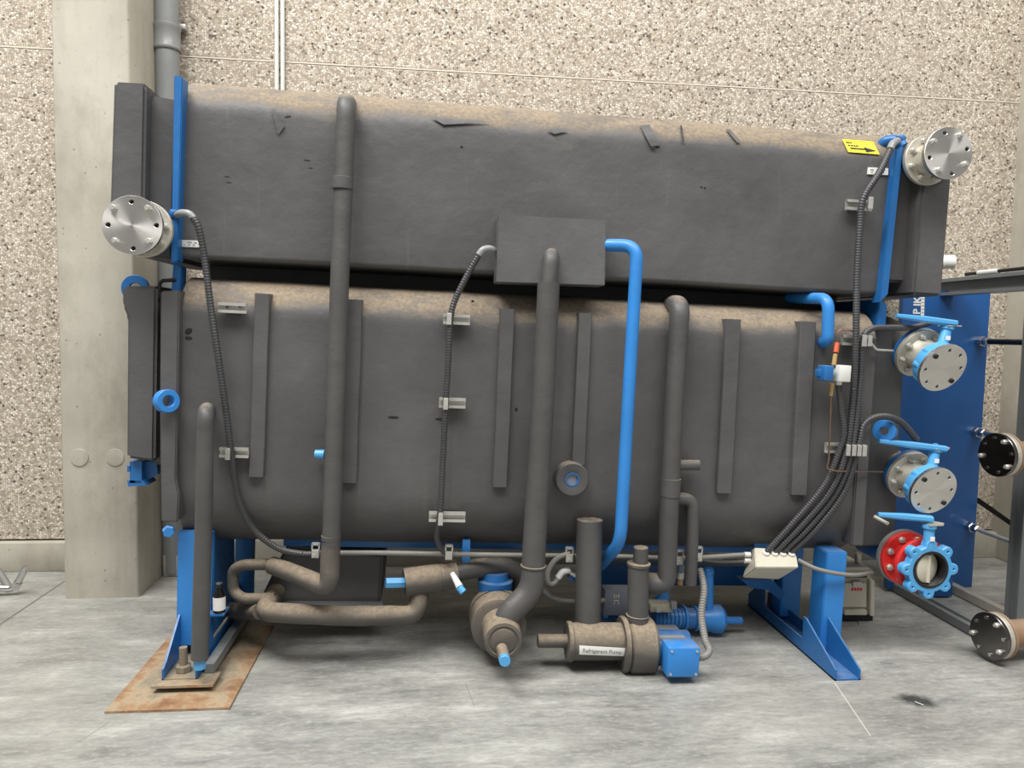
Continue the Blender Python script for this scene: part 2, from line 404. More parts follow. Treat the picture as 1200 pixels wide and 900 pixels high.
# grey downpipe with coupling sleeve beside the pillar
q = P(196, 60, 4.74); x0 = q.x
dp = thing('downpipe', 'grey plastic downpipe between the left pillar and the pebbled wall', 'pipe', (x0, 4.74, 0))
b = MB(); b.cyl((x0, 4.74, .02), (x0, 4.74, 5.1), .068, 28); finish('pipe', b, 'pvc', dp)
zc = P(196, 45, 4.74).z
b = MB(); b.lathe((x0, 4.74, zc-.075), (0, 0, 1), [(0, .068), (.002, .077), (.012, .08), (.02, .075), (.12, .075), (.13, .08), (.145, .079), (.15, .069)], 28); finish('sleeve', b, 'pvc', dp)
b = MB(); b.box((x0, 4.83, zc+.1), (.17, .05, .03), bev=.004); finish('bracket', b, 'steel', dp)
b = MB(); b.box((x0+.02, 4.76, .07), (.14, .16, .14), bev=.012); finish('base_shoe', b, 'concrete', dp)
for k, px in enumerate((324, 331)):
    p = P(px, 50, 4.845); b = MB(); b.cyl((p.x, 4.85, .6), (p.x, 4.85, 5.1), .013, 14)
    tag(finish('wall_conduit', b, 'white'), 'white electrical conduit running down the wall, %s of a close pair' % ('left' if k == 0 else 'right'), 'conduit', 'pair of conduits on the wall')


# ============================================================ THE MACHINE
ch = thing('absorption_chiller', 'long two-drum chiller wrapped in dusty black foam on blue steel feet', 'machine', (.5, 3.85, 0))
def shell(name, a0, a1, prof, mat, nseg=70, wob=.004, parent=ch, seed=0, capr=.012):
    """foam-wrapped drum: (y, c) outline swept along the machine, faintly uneven"""
    bm = bmesh.new(); rows = []
    n = len(prof); cy = sum(p[0] for p in prof)/n; cc = sum(p[1] for p in prof)/n
    st = [a0, a0+capr*.4, a0+capr]+[a0+capr+(a1-a0-2*capr)*k/nseg for k in range(1, nseg)]+[a1-capr, a1-capr*.4, a1]
    for i, a in enumerate(st):
        s = .988 if i in (0, len(st)-1) else (.996 if i in (1, len(st)-2) else 1)
        r_ = []
        for (y, c) in prof:
            d = mnoise.noise(V((a*2.1+seed, y*3, c*3)))*wob + mnoise.noise(V((a*9+seed, y*9, c*9)))*wob*.45*max(0, (c-cc)*2)
            y2, c2 = cy+(y-cy)*s, cc+(c-cc)*s
            r_.append(bm.verts.new(T(a, y2+d*(1 if y < cy else 0), c2+d)))
        rows.append(r_)
    for A, B in zip(rows, rows[1:]):
        for i in range(n): bm.faces.new((A[i], A[(i+1) % n], B[(i+1) % n], B[i]))
    bm.faces.new(rows[0]); bm.faces.new(rows[-1][::-1])
    return finish(name, bm, mat, parent, ang=50)
def roundrect(y0, y1, c0, c1, rts, n=10):
    """rts radii: front-bottom, front-top, back-top, back-bottom; subdivided straight runs"""
    fb, ft, bt, bb = rts; o = []
    def arc(cy, cc, r, a0, a1):
        for k in range(n+1):
            t_ = a0+(a1-a0)*k/n; o.append((cy+r*cos(t_), cc+r*sin(t_)))
    arc(y0+fb, c0+fb, fb, -pi/2, -pi)
    for k in range(1, 8): o.append((y0, c0+fb+(c1-ft-c0-fb)*k/8))
    arc(y0+ft, c1-ft, ft, pi, pi/2)
    arc(y1-bt, c1-bt, bt, pi/2, 0); arc(y1-bb, c0+bb, bb, 0, -pi/2)
    return o
UY, LY = 3.42, 3.38
a_ul = AC(212, 150, UY)[0]; a_ur = AC(1046, 250, UY)[0]
U0, U1 = 1.815, 2.605; L0, L1 = .50, 1.735
ushell = shell('upper_shell', a_ul, a_ur, roundrect(UY, 4.25, U0, U1, (.022, .17, .17, .05)), 'rubber', seed=3)
a_ll = AC(208, 450, LY)[0]; a_lr = AC(1022, 480, LY)[0]
lshell = shell('lower_shell', a_ll, a_lr, roundrect(LY, 4.25, L0, L1, (.30, .175, .25, .3)), 'rubber', seed=11)
b = MB(); b.tbox(a_ul+.005, a_ur-.005, 3.85, 4.2, L1-.06, U0+.05, .005); finish('gap_shade_block', b, 'rubber_flat', ch)  # block added between the drums to hide the wall and keep the gap dark
# dents, nicks and patches cut into the foam
def nick(px, py, wpx, hpx, Y, ang=0, parent=None):
    c = P(px, py, Y); s = S_(Y, c.x); b = MB()
    X = EX*cos(ang)+EZ*sin(ang); Z = EZ*cos(ang)-EX*sin(ang)
    b.lathe(c+V((0, .001, 0)), (0, -1, 0), [(0, .5), (.0025, .42)], 8)
    for v in b.bm.verts:
        d = v.co-c; v.co = c+V((0, d.y, 0))+X*(d.x*wpx*s)+Z*(d.z*hpx*s)
    finish('tear', b, 'ink', parent, smooth=False)
for a_ in ((266, 207, 8, 1.6), (268, 214, 8, 1.6), (360, 188, 9, 2), (364, 197, 6, 1.3), (337, 137, 9, 3, .25), (330, 142, 6, 2), (541, 172, 4, 3), (822, 219, 3, 2), (826, 220, 3, 2), (963, 226, 3, 2), (770, 172, 8, 2.5)): nick(*a_[:4], UY+.001, *(a_[4:] or (0,)), parent=ushell)
for a_ in ((221, 388, 10, 7, .7), (221, 396, 9, 4), (461, 489, 15, 3.5), (515, 491, 11, 2.5), (605, 480, 4, 6), (554, 353, 4, 3), (751, 352, 3, 2)): nick(*a_[:4], LY-.001 if a_[1] > 380 else LY+.03, *(a_[4:] or (0,)), parent=lshell)

# insulated end boxes
def pbox(name, quad, y0, y1, mat, parent=ch, bev=.012):
    """four picture corners at the front plane, run back to y1"""
    b = MB(); pts = [P(*q, y0) for q in quad]; b.prism(pts, (0, y1-y0, 0))
    if bev: bmesh.ops.recalc_face_normals(b.bm, faces=b.bm.faces[:]); bmesh.ops.bevel(b.bm, geom=b.bm.edges[:], offset=bev, segments=2, affect='EDGES')
    return finish(name, b, mat, parent)
pbox('end_box', [(133, 95), (171, 97), (168, 252), (128, 252)], 3.36, 4.22, 'rubber_flat')
pbox('end_neck', [(160, 108), (208, 117), (202, 304), (158, 300)], 3.43, 4.15, 'rubber_flat')
pbox('end_box', [(1083, 190), (1117, 192), (1104, 347), (1070, 345)], 3.36, 4.22, 'rubber_flat')
pbox('end_neck', [(1044, 166), (1092, 176), (1080, 332), (1036, 330)], 3.45, 4.15, 'rubber_flat')
pbox('end_box', [(143, 335), (184, 335), (181, 541), (148, 537), (149, 372), (143, 358)], 3.40, 4.2, 'rubber_flat')
pbox('end_neck', [(180, 341), (192, 341), (192, 545), (178, 545)], 3.46, 4.15, 'rubber_flat')
pbox('end_neck', [(1010, 384), (1062, 388), (1049, 640), (1006, 642)], 3.50, 4.2, 'rubber_flat')
pbox('foam_flange_cover', [(188, 341), (210, 340), (208, 470), (206, 560), (210, 580), (208, 612), (189, 612), (188, 560), (187, 470)], 3.335, 4.25, 'rubber_flat', bev=.006)
pbox('foam_flange_cover', [(1013, 396), (1028, 397), (1012, 640), (998, 640)], 3.365, 4.25, 'rubber_flat', bev=.006)
# blue tube sheets
def tsheet(quad, y0, y1, mat='blue_dark'):
    return lab(pbox('tube_sheet', quad, y0, y1, mat, bev=.004), 'bare blue steel edge of the tube sheet')
tsheet([(204, 88), (214, 90), (208, 306), (200, 309)], 3.36, 3.435, 'blue_dark')
tsheet([(203, 308), (212, 312), (210, 350), (200, 350)], 3.44, 3.52)
tsheet([(1050, 176), (1059, 170), (1041, 345), (1031, 355)], 3.38, 3.45)
tsheet([(1031, 350), (1040, 358), (1038, 384), (1027, 384)], 3.44, 4.15)
# battens on the lower drum
for (xt, yt, xb, yb, wd) in ((307, 344, 300, 559, 17), (416, 351, 409, 566, 17), (595, 362, 586, 571, 17), (686, 367, 678, 545, 16), (860, 374, 849, 578, 18), (948, 377, 937, 580, 19)):
    h = wd/2; b = MB(); Yb = LY-.028
    zt, zb = P(xt, yt, Yb), P(xb, yb, Yb); s = S_(Yb, zt.x); n = 14; rows = []
    for k in range(n+1):
        p = zb.lerp(zt, k/n); j = mnoise.noise(V((p.x*3, 0, p.z*4)))*.003
        rows.append([b.bm.verts.new(p+EX*(sx*h*s+j)+V((0, yy+j*.6, 0))) for sx, yy in ((-1, .07), (-1, .004), (-.9, 0), (.9, 0), (1, .004), (1, .07))])
    for A, B in zip(rows, rows[1:]): b.quadring(A, B)
    b.bm.faces.new(rows[0]); b.bm.faces.new(rows[-1][::-1]); finish('insulation_batten', b, 'rubber_flat', ch)
# pipes -----------------------------------------------------------------
def pipe(name, pts, rpx, mat, rad=.07, parent=ch, n=20, wob=0.0):
    W = [P(*p) for p in pts]; s = S_(pts[0][2], W[0].x)
    path = fillet(W, rad); R = [x*s for x in rpx] if isinstance(rpx, (list, tuple)) else rpx*s
    if isinstance(R, list):
        # radius by nearest control point fraction of the length
        Lc = [0]
        for a, b in zip(W, W[1:]): Lc.append(Lc[-1]+(b-a).length)
        path = resample(path, .02); Lp = 0; out = []; tot = (len(path)-1)*.02
        for i in range(len(path)):
            f = i/(len(path)-1)*Lc[-1]; k = max(j for j in range(len(Lc)) if Lc[j] <= f+1e-6); k = min(k, len(W)-2)
            q = (f-Lc[k])/(Lc[k+1]-Lc[k]); out.append(R[k]*(1-q)+R[k+1]*q)
        R = out
    elif wob: path = resample(path, .02)+[path[-1]]
    b = MB(); b.tube(path, R, n, rf=(lambda L, i: 1+wob*mnoise.noise(V((L*14, W[0].x*5, 0)))) if wob else None)
    return finish(name, b, mat, parent)
def collar(px, py, Y, rpx, hpx, parent, mat='rubber_pipe', ax=None, name='collar', lip=True):
    c = P(px, py, Y); s = S_(Y, c.x); h = hpx*s; r = rpx*s; ax = V(ax) if ax else EZ; b = MB()
    b.lathe(c-ax.normalized()*h/2, ax, [(0, r*.9), (.002, r), (h-.002, r), (h, r*.9)], 26); return finish(name, b, mat, parent)
pa = pipe('insulated_pipe', [(407, 121, 3.62), (406, 121, 3.335), (398, 330, 3.30), (388, 640, 3.28)], 10, 'rubber_pipe', .06, wob=.05)
collar(401.5, 215, 3.315, 12.2, 14, pa, 'rubber_flat'); collar(388, 630, 3.282, 11.6, 6, pa)
pipe('insulated_pipe', [(389, 626, 3.282), (387, 650, 3.28), (386, 689, 3.27), (352, 675, 3.36), (318, 662, 3.46)], [10.5, 11.5, 11.5, 11, 11], 'rubber_dust', {2: .05, 3: .05})
pipe('insulated_pipe', [(322, 664, 3.60), (320, 661, 3.46), (284, 662, 3.48), (273, 668, 3.5), (273, 693, 3.5), (284, 702, 3.48), (322, 701, 3.48)], 6.5, 'rubber_dust', .05)
pipe('insulated_pipe', [(324, 694, 3.62), (309, 717, 3.36), (400, 722, 3.36), (489, 721, 3.40), (492, 690, 3.44), (490, 672, 3.46)], 11, 'rubber_dust', {1: .05, 3: .07}, wob=.06)
pipe('insulated_pipe', [(305, 716, 3.46), (283, 716, 3.6), (272, 715, 3.7)], 10, 'rubber_dust', .03)
# dusty horizontal filter body with blue cap
fb_ = pipe('filter_body', [(474, 683, 3.42), (535, 673, 3.46)], 17, 'rubber_dust', .03, n=28)
collar(516, 676, 3.45, 17.6, 1.2, fb_, 'black', P(535, 673, 3.46)-P(474, 683, 3.42), 'seam')
lab(pipe('hex_cap', [(452, 683, 3.40), (475, 682.5, 3.42)], 6.5, 'blue_lite', n=6, parent=fb_), 'bright blue hexagonal cap')
pipe('insulated_pipe', [(530, 672, 3.46), (560, 665, 3.49), (592, 663, 3.53), (610, 672, 3.56), (609, 700, 3.58)], 11.5, 'rubber_pipe', .06)
lab(pipe('drain_valve', [(530, 672, 3.37), (541, 692, 3.30)], [3, 4.5], 'white', .01, parent=fb_), 'small white drain valve')
lab(pipe('drain_cap', [(538, 688, 3.31), (543, 694, 3.30)], 4.5, 'blue_lite', .01, parent=fb_), 'blue cap of the drain valve')
# centre: foam cover plate and the big downcomer
cp = pbox('foam_cover_plate', [(584, 251), (711, 258), (709, 335), (581, 331)], 3.31, 3.44, 'rubber_cover', bev=.004)
pb = pipe('insulated_pipe', [(646, 296, 3.36), (646, 303, 3.29), (643, 336, 3.28)], 9, 'rubber_pipe', .03)
pb = pipe('insulated_pipe', [(643, 331, 3.28), (636, 480, 3.28), (626, 640, 3.28), (625, 664, 3.28)], [13, 13, 14, 14], 'rubber_pipe', .03, n=26)
collar(625, 663, 3.28, 15.5, 2.5, pb, 'rubber_dust')
pipe('insulated_pipe', [(625, 660, 3.28), (624, 692, 3.28), (593, 722, 3.24), (590, 745, 3.24)], [14, 15, 14.5, 14.5], 'rubber_pipe', {1: .09, 2: .05}, n=26)
# bright blue pipe from the cover plate
lab(pipe('blue_pipe', [(700, 287, 3.36), (747, 288, 3.25), (738, 440, 3.25), (727, 636, 3.25), (704, 662, 3.5)], 7.2, 'blue', {1: .07, 2: .05, 3: .08}), 'bare bright blue pipe bent down from the cover plate')
lab(pipe('blue_pipe', [(925, 349, 3.62), (971, 350, 3.32), (970, 399, 3.32), (962, 402, 3.40)], 6.3, 'blue', {1: .06, 2: .03}), 'short bare blue pipe bend between the two drums')
# wide pipe to pump
pipe('insulated_pipe', [(691, 609, 3.35), (688, 742, 3.33)], 15.5, 'rubber_pipe', .04, n=26)
# right insulated pipe with branch
pf = pipe('insulated_pipe', [(785, 357, 3.56), (797, 358, 3.34), (790, 470, 3.31), (785, 572, 3.31), (781, 684, 3.31), (768, 684, 3.33), (752, 684, 3.35)], [11, 11, 10, 10.5, 10.5, 12, 12], 'rubber_pipe', .06, n=22)
collar(785.5, 571, 3.31, 12, 22, pf)
pipe('insulated_stub', [(795, 545, 3.32), (819, 545, 3.32)], 6.2, 'rubber_pipe', .01)
pipe('insulated_pipe', [(788, 584, 3.34), (812, 585, 3.34), (811, 640, 3.34), (809, 684, 3.36)], 7.3, 'rubber_pipe', .06)
# left level tube
pj = pipe('insulated_pipe', [(243, 480, 3.40), (241, 483, 3.17), (239, 600, 3.16), (234, 775, 3.15)], [9, 9, 9.3, 9.3], 'rubber_pipe', .04, wob=.0)
lab(pipe('pipe_cap', [(234, 772, 3.15), (234, 783, 3.15)], 7, 'blue_lite', .01, parent=pj), 'light blue cap')
# sight port
c = P(668, 559, LY); b = MB(); s = S_(LY, c.x)
b.lathe(c+V((0, .02, 0)), (0, -1, 0), [(-.02, 8.5*s), (.075, 8.5*s), (.078, 10*s), (.082, 18.5*s), (.076, 20*s), (.02, 20*s), (.01, 22*s), (0, 22*s)], 36, cap=False)
sp_ = finish('sight_port', b, 'rubber_pipe', ch, origin=c)
b = MB(); b.lathe(c+V((0, -.045, 0)), (0, 1, 0), [(0, 8.3*s), (.002, 8.3*s)], 30); lab(finish('sight_glass', b, 'grey_box', sp_), 'bluish round glass')
b = MB(); b.lathe(c+V((0, -.058, 0)), (0, 1, 0), [(0, 8.6*s), (0, 7*s), (.013, 7*s), (.013, 8.6*s)], 30, cap=False); lab(finish('ring', b, 'blue_dark', sp_), 'thin blue ring')
# lugs and rings
def ring(px, py, Y, ro, ri, th, mat, name='lifting_lug', label='blue steel lifting ring', ax=(0, -1, 0)):
    c = P(px, py, Y); s = S_(Y, c.x); b = curve2d([circ(ro*s), circ(ri*s, 24)], th, frame(c, ax), .002)
    return lab(finish(name, b, mat, ch), label)
ring(195, 470, 3.30, 13, 7.5, .045, 'blue', label='blue ring on the left flange cover', ax=(.95, -1, .1))
ring(159, 338, 3.55, 15, 7, .02, 'blue_dark', label='blue lifting eye on top of the left end box', ax=(0, -1, 0))
ring(1037, 505, 3.38, 12.5, 5.5, .045, 'blue', label='blue lifting eye beside the middle valve', ax=(-1.1, -1, .1))
def bolt_on(px, py, Y, r, L, mat, ax=(0, -1, 0), parent=ch, name='bolt', n=6):
    c = P(px, py, Y); s = S_(Y, c.x); b = MB(); nut(b, c, ax, r*s, L, n); return finish(name, b, mat, parent)
lab(bolt_on(198, 621, 3.36, 7, .04, 'blue', (.3, -1, 0), name='blue_plug'), 'blue plug below the left flange cover')
lab(pipe('blue_plug', [(369, 532, 3.33), (384, 533, 3.33)], [5, 6], 'blue_lite', .01, n=12), 'small blue plug beside the long pipe')
b = MB()
for q in ([(152, 541), (166, 541), (166, 566), (152, 566)], [(149, 563), (167, 563), (172, 569), (150, 570)], [(149, 546), (153, 546), (153, 553), (149, 553)]): b.prism([P(*p, 3.44) for p in q], (0, .12, 0))
b.prism([P(*p, 3.48) for p in [(166, 541), (183, 541), (185, 556), (166, 566)]], (0, .05, 0))
lab(finish('blue_bracket', b, 'blue_dark', ch, smooth=False), 'blue bracket below the left end box')
b = MB()
for q in ([(1020, 614), (1036, 616), (1036, 628), (1018, 628)], [(1000, 628), (1020, 612), (1022, 622), (1006, 640)]): b.prism([P(*p, 3.60) for p in q], (0, .1, 0))
lab(finish('blue_bracket', b, 'blue_dark', ch, smooth=False), 'blue bracket below the right end of the lower drum')
b = MB(); b.prism([P(*p, 3.62) for p in [(1026, 578), (1036, 578), (1036, 603), (1026, 603)]], (0, .08, 0)); lab(finish('blue_bracket', b, 'blue_dark', ch, smooth=False), 'small blue plate between the middle and lowest valves')
# under-frame beams and tray
b = MB(); a0, a1 = AC(332, 640, 3.62)[0], AC(890, 640, 3.62)[0]; c0 = AC(600, 644, 3.62)[1]; b.tbox(a0, a1, 3.62, 3.72, c0, c0+.075, .004)
lab(finish('frame_beam', b, 'blue_dark', ch), 'blue beam under the lower drum')
b = MB(); b.tbox(AC(700, 675, 4.0)[0], AC(900, 675, 4.0)[0], 4.0, 4.1, AC(800, 686, 4.0)[1], AC(800, 663, 4.0)[1], .004)
lab(finish('frame_beam', b, 'blue_dark', ch), 'rear blue beam under the drum')
pbox('insulated_tray', [(335, 640), (449, 650), (445, 711), (302, 708)], 3.66, 4.1, 'rubber_flat')
b = MB(); b.tbox(AC(322, 710, 3.64)[0], AC(449, 710, 3.64)[0], 3.62, 3.66, AC(380, 713, 3.64)[1], AC(380, 706, 3.64)[1]); finish('tray_rail', b, 'dark_steel', ch)
for py0, py1 in ((636, 648), (656, 663)):
    pass
lab(pbox('blue_strap', [(542, 633), (551, 633), (551, 662), (541, 662)], 3.46, 3.49, 'blue', bev=.002), 'short bright blue strap hanging under the drum')
# feet ------------------------------------------------------------------
def foot(label, chn, z0, fx, yf, yb, col1, col2, gz, plate=False):
    """chn: x0,x1 of the channel; yf,yb its run; col: (x0,x1,y0,y1,zbottom)"""
    x0, x1 = chn; th = .008; L_ = bpy.data.objects.new('support_leg', None); COL.objects.link(L_); place(L_, ch, V(((x0+x1)/2, (yf+yb)/2, z0))); lab(L_, label)
    b = MB(); b.box(((x0+x1)/2, (yf+yb)/2, z0+th/2), (x1-x0, yb-yf, th))
    finish('base_channel', b, 'blue_dark' if not plate else 'rust', L_, smooth=False)
    yc = col1[2]
    for x in (x0, x1-th):
        b = MB(); pr = [(yf, z0), (yf, z0+.05), (yf+.035, z0+.075), (yc-.01, z0+.24), (yc+.02, z0+.24), (yc+.05, z0+.07), (yb-.14, z0+.07), (yb-.1, z0+.2), (yb-.06, z0+.2), (yb, z0+.05), (yb, z0)]
        # concave outline: build as strips
        def st(p): b.prism([(x, y, z) for y, z in p], (th, 0, 0))
        st([(yf, z0), (yf, z0+.05), (yf+.04, z0+.07), (yb, z0+.07), (yb, z0)])
        st([(yf+.04, z0+.07), (yc-.005, gz), (yc+.02, gz), (yc+.02, z0+.07)])
        st([(yb-.2, z0+.07), (yb-.2, z0+.2), (yb-.17, z0+.2), (yb, z0+.07)])
        finish('side_flange', b, 'blue_dark', L_, smooth=False)
    for (cx0, cx1, cy0, cy1, zb, mt, zt) in (col1, col2):
        b = MB(); b.prism([V((cx0, cy0, zb)), V((cx1, cy0, zb)), V((cx1+(zt-zb)*TILT, cy0, zt)), V((cx0+(zt-zb)*TILT, cy0, zt))], (0, cy1-cy0, 0))
        bmesh.ops.recalc_face_normals(b.bm, faces=b.bm.faces[:]); bmesh.ops.bevel(b.bm, geom=b.bm.edges[:], offset=.005, segments=2, affect='EDGES'); finish('column', b, mt, L_)
    return L_
q0, q1 = G(961, 761, .02), G(984, 761, .02); cy = 3.37
XR0, XR1 = P(961, 755, cy).x, P(985, 755, cy).x
foot('right-hand blue foot with two columns', (1.822, 1.944), 0, 0, 3.085, 4.02, (XR0, XR1, cy, cy+.13, max(.012, P(973, 761, cy).z), 'blue', .505), (P(914, 715, 3.76).x, P(937, 715, 3.76).x, 3.76, 3.86, .03, 'blue', .5), .18)
XL0, XL1 = P(206, 750, 3.42).x, P(246, 750, 3.42).x
fl = foot('left-hand blue foot jacked up on a bolt over the rusty plate', (-1.13, -.985), .04, 0, 3.20, 4.05, (XL0, XL1, 3.42, 3.47, P(228, 757, 3.42).z, 'blue', .625), (P(272, 700, 3.9).x, P(294, 700, 3.9).x, 3.93, 3.97, .06, 'blue_dark', .68), .245, True)
b = MB(); b.box((XL1-.008, 3.66, .40), (.012, .40, .56)); finish('web_plate', b, 'blue_dark', fl, smooth=False)
p = P(215, 780, 3.27); b = MB(); b.cyl((p.x, 3.27, .012), (p.x, 3.27, .155), .017, 14); nut(b, (p.x, 3.27, .05), (0, 0, 1), .034, .028); nut(b, (p.x, 3.27, .016), (0, 0, 1), .03, .022)
lab(finish('jacking_bolt', b, 'rust', fl), 'rusty jacking bolt')
b = MB(); b.box((-1.03, 3.205, .038), (.25, .12, .010)); lab(finish('sole_plate', b, 'rust', fl, smooth=False), 'rusty sole plate')
b = MB(); b.prism([V((-.97, 3.25, .045)), V((-.93, 3.25, .045)), V((-.93, 3.25, .085)), V((-.97, 3.25, .085))], (0, .8, .0)); finish('angle_bar', b, 'dark_steel', fl, smooth=False)
b = MB(); b.prism([P(*q, 3.70) for q in [(868, 679), (904, 679), (920, 694), (914, 703), (899, 691), (880, 689)]], (0, .06, 0)); lab(finish('brace', b, 'blue_dark', ch, smooth=False), 'blue brace behind the junction box')
# mounting rails (sections of strut channel) and small clamps ------------
def rail(px, py, wpx, Y, hpx=12, teeth=0):
    c = P(px, py, Y); s = S_(Y, c.x); w_, h_ = wpx*s, hpx*s; root = None; b = MB()
    b.box(c, (w_, .004, h_), (EX, V((0, 1, 0)), EZ))
    for sg in (1, -1):
        b.box(c+EZ*sg*(h_/2-.002)+V((0, -.008, 0)), (w_, .018, .004), (EX, V((0, 1, 0)), EZ))
        b.box(c+EZ*sg*(h_/2-.007)+V((0, -.016, 0)), (w_, .003, .012), (EX, V((0, 1, 0)), EZ))
    b.box(c+V((0, .02, 0)), (w_*.7, .04, h_*.5), (EX, V((0, 1, 0)), EZ))
    o = lab(finish('mounting_rail', b, 'steel', ch, smooth=False), 'galvanised mounting rail section')
    return c, s, o
def clampon(c, s, o, dxpx, wpx=5.5, hpx=13, dy=-.026):
    b = MB(); b.box(c+EX*(dxpx*s)+V((0, dy, 0)), (wpx*s, .006, hpx*s), (EX, V((0, 1, 0)), EZ), .001)
    b.box(c+EX*(dxpx*s)+EZ*(hpx*s*.5)+V((0, dy*.5, 0)), (wpx*s*.8, abs(dy), .004), (EX, V((0, 1, 0)), EZ)); finish('cable_clamp', b, 'steel', o, smooth=False)
c, s, o = rail(273, 361, 32, LY-.03); nick(266, 360, 4, 3, LY-.05, parent=o); nick(281, 360, 4, 2, LY-.05, parent=o)
c, s, o = rail(275, 530, 33, LY-.03); clampon(c, s, o, -4, dy=-.058)
c, s, o = rail(535, 374.5, 31, LY-.03); clampon(c, s, o, -9, dy=-.068)
c, s, o = rail(530, 472, 31, LY-.03); clampon(c, s, o, -8, dy=-.068)
c, s, o = rail(524, 605, 43, LY-.04); clampon(c, s, o, -8, dy=-.068)
c, s, o = rail(1005, 241, 30, UY-.03); clampon(c, s, o, 4, dy=-.08); clampon(c, s, o, 11, 4, 10)
c, s, o = rail(1000, 399, 31, LY-.03); clampon(c, s, o, 3, dy=-.072); clampon(c, s, o, 10, 5, 12, dy=-.07)
c, s, o = rail(987, 525, 44, LY-.03)
for d in (-3, 4, 10.5, 17): clampon(c, s, o, d, 5, 12.5, dy=-.074)
for (px, py) in ((370, 644), (526, 646), (667, 649), (796, 652), (818, 648)):
    Y = 3.40; c = P(px, py, Y); s = S_(Y, c.x); b = MB()
    b.box(c+EZ*(7*s), (8*s, .02, 2.5*s), (EX, V((0, 1, 0)), EZ)); b.box(c+EZ*(4*s)+EX*(4*s), (1.6*s, .02, 7*s), (EX, V((0, 1, 0)), EZ)); b.box(c+EZ*(4*s)-EX*(4*s), (1.6*s, .02, 7*s), (EX, V((0, 1, 0)), EZ))
    b.box(c-EZ*(4.5*s), (8.5*s, .03, 10*s), (EX, V((0, 1, 0)), EZ), .002); b.cyl(c-EZ*(6*s)+V((0, -.012, 0)), c-EZ*(6*s)+V((0, -.022, 0)), .006, 8)
    lab(finish('cable_clip', b, 'steel', ch, smooth=False), 'small bright steel cable clip')
pipe('vent_tube', [(187, 350, 3.42), (187, 329, 3.42), (206, 328, 3.44)], 2.2, 'black', .02, n=10)
lab(pipe('sensor_rod', [(1024, 605, 3.36), (1041, 614, 3.33)], 2.2, 'stain', .01, n=10), 'short steel rod beside the lowest valve')
# stickers
def decal(name, quad, Y, mat, parent, th=.0015, smooth=False, label=None):
    b = MB(); b.prism([P(*q, Y) for q in quad], (0, th, 0)); o = finish(name, b, mat, parent, smooth=False)
    if label: lab(o, label)
    return o
s1 = decal('sticker', [(210, 281), (234, 282), (236, 290), (210, 289)], UY-.008, 'label', ch, .008, label='small white sticker with faint print at the left end')
s2 = decal('sticker', [(1018, 196), (1041, 197), (1041, 205), (1017, 204)], UY-.008, 'label', ch, .008, label='small white sticker with faint print at the right end')
for (x, y, wd) in ((216, 287, 1.6), (221.5, 287, 2), (227, 287, 1.8), (222, 283.8, 5), (229, 284.3, 3)): decal('print_mark', [(x-wd/2, y-.5), (x+wd/2, y-.5), (x+wd/2, y+.5), (x-wd/2, y+.5)], UY-.0095, 'ink_grey', s1)
for (x, y, wd) in ((1022, 201.5, 2), (1022, 198.8, 4), (1036, 199.6, 3), (1035.5, 202, 2)): decal('print_mark', [(x-wd/2, y-.5), (x+wd/2, y-.5), (x+wd/2, y+.5), (x-wd/2, y+.5)], UY-.0095, 'ink_grey', s2)
# yellow direction sticker lies on the curved shoulder of the upper drum
def shoulder(px, py, off=.002):
    """where the line of sight meets the rounded shoulder of the upper drum"""
    cyy, ccc, r = UY+.17, U1-.17, .17+off
    lo, hi = UY-.1, cyy
    for k in range(40):
        Y = (lo+hi)/2; p = P(px, py, Y); y, c_ = p.y, p.dot(EZ)
        ins = (y > UY-off) if c_ < ccc else ((y-cyy)**2+(c_-ccc)**2 < r*r)
        if ins: hi = Y
        else: lo = Y
    return P(px, py, hi)
def bil(q, u, v): return tuple((q[0][i]*(1-u)+q[1][i]*u)*(1-v)+(q[3][i]*(1-u)+q[2][i]*u)*v for i in (0, 1))
def drape(name, q, mat, parent, off, nu=6, nv=8):
    b = MB(); g = [[b.bm.verts.new(shoulder(*bil(q, i/nu, j/nv), off)) for i in range(nu+1)] for j in range(nv+1)]
    for j in range(nv):
        for i in range(nu): b.bm.faces.new((g[j][i], g[j][i+1], g[j+1][i+1], g[j+1][i]))
    return finish(name, b, mat, parent)
for qd, mt in (([(750, 147), (761, 146), (773, 170), (763, 172)], 'rubber_flat'), ([(797, 147), (799, 147), (802, 167), (800, 167)], 'ink'), ([(850, 151), (856, 152), (868, 166), (864, 167)], 'rubber_flat'),
        ([(641, 152), (655, 150), (668, 153), (650, 157)], 'rubber_flat'), ([(505, 137), (540, 140), (577, 143), (520, 146)], 'rubber_flat'), ([(318, 128), (322, 128), (334, 147), (326, 158)], 'rubber_flat'), ([(762, 171), (768, 172), (770, 174), (764, 174)], 'ink')):
    drape('foam_patch' if mt != 'ink' else 'tear', qd, mt, ushell, .009, 4, 5)
YQ = [(987, 163), (1023, 166), (1031, 181), (994, 178)]
ys = lab(drape('direction_sticker', YQ, 'yellow', ch, .006), 'yellow sticker with a black arrow pointing right')
def onY(u0_, v0_, u1_, v1_): return [bil(YQ, u0_, v0_), bil(YQ, u1_, v0_), bil(YQ, u1_, v1_), bil(YQ, u0_, v1_)]
drape('arrow', onY(.13, .62, .66, .72), 'ink', ys, .0078); drape('arrow', [bil(YQ, .6, .5), bil(YQ, .93, .70), bil(YQ, .92, .74), bil(YQ, .6, .9)], 'ink', ys, .0078)
for (a_, b_) in ((.08, .19), (.2, .27)): drape('print_mark', onY(a_, .18, b_, .27), 'ink', ys, .0078, 2, 2)
for (a_, b_) in ((.1, .17), (.19, .26), (.28, .34), (.36, .43)): drape('print_mark', onY(a_, .4, b_, .5), 'ink', ys, .0078, 2, 2)
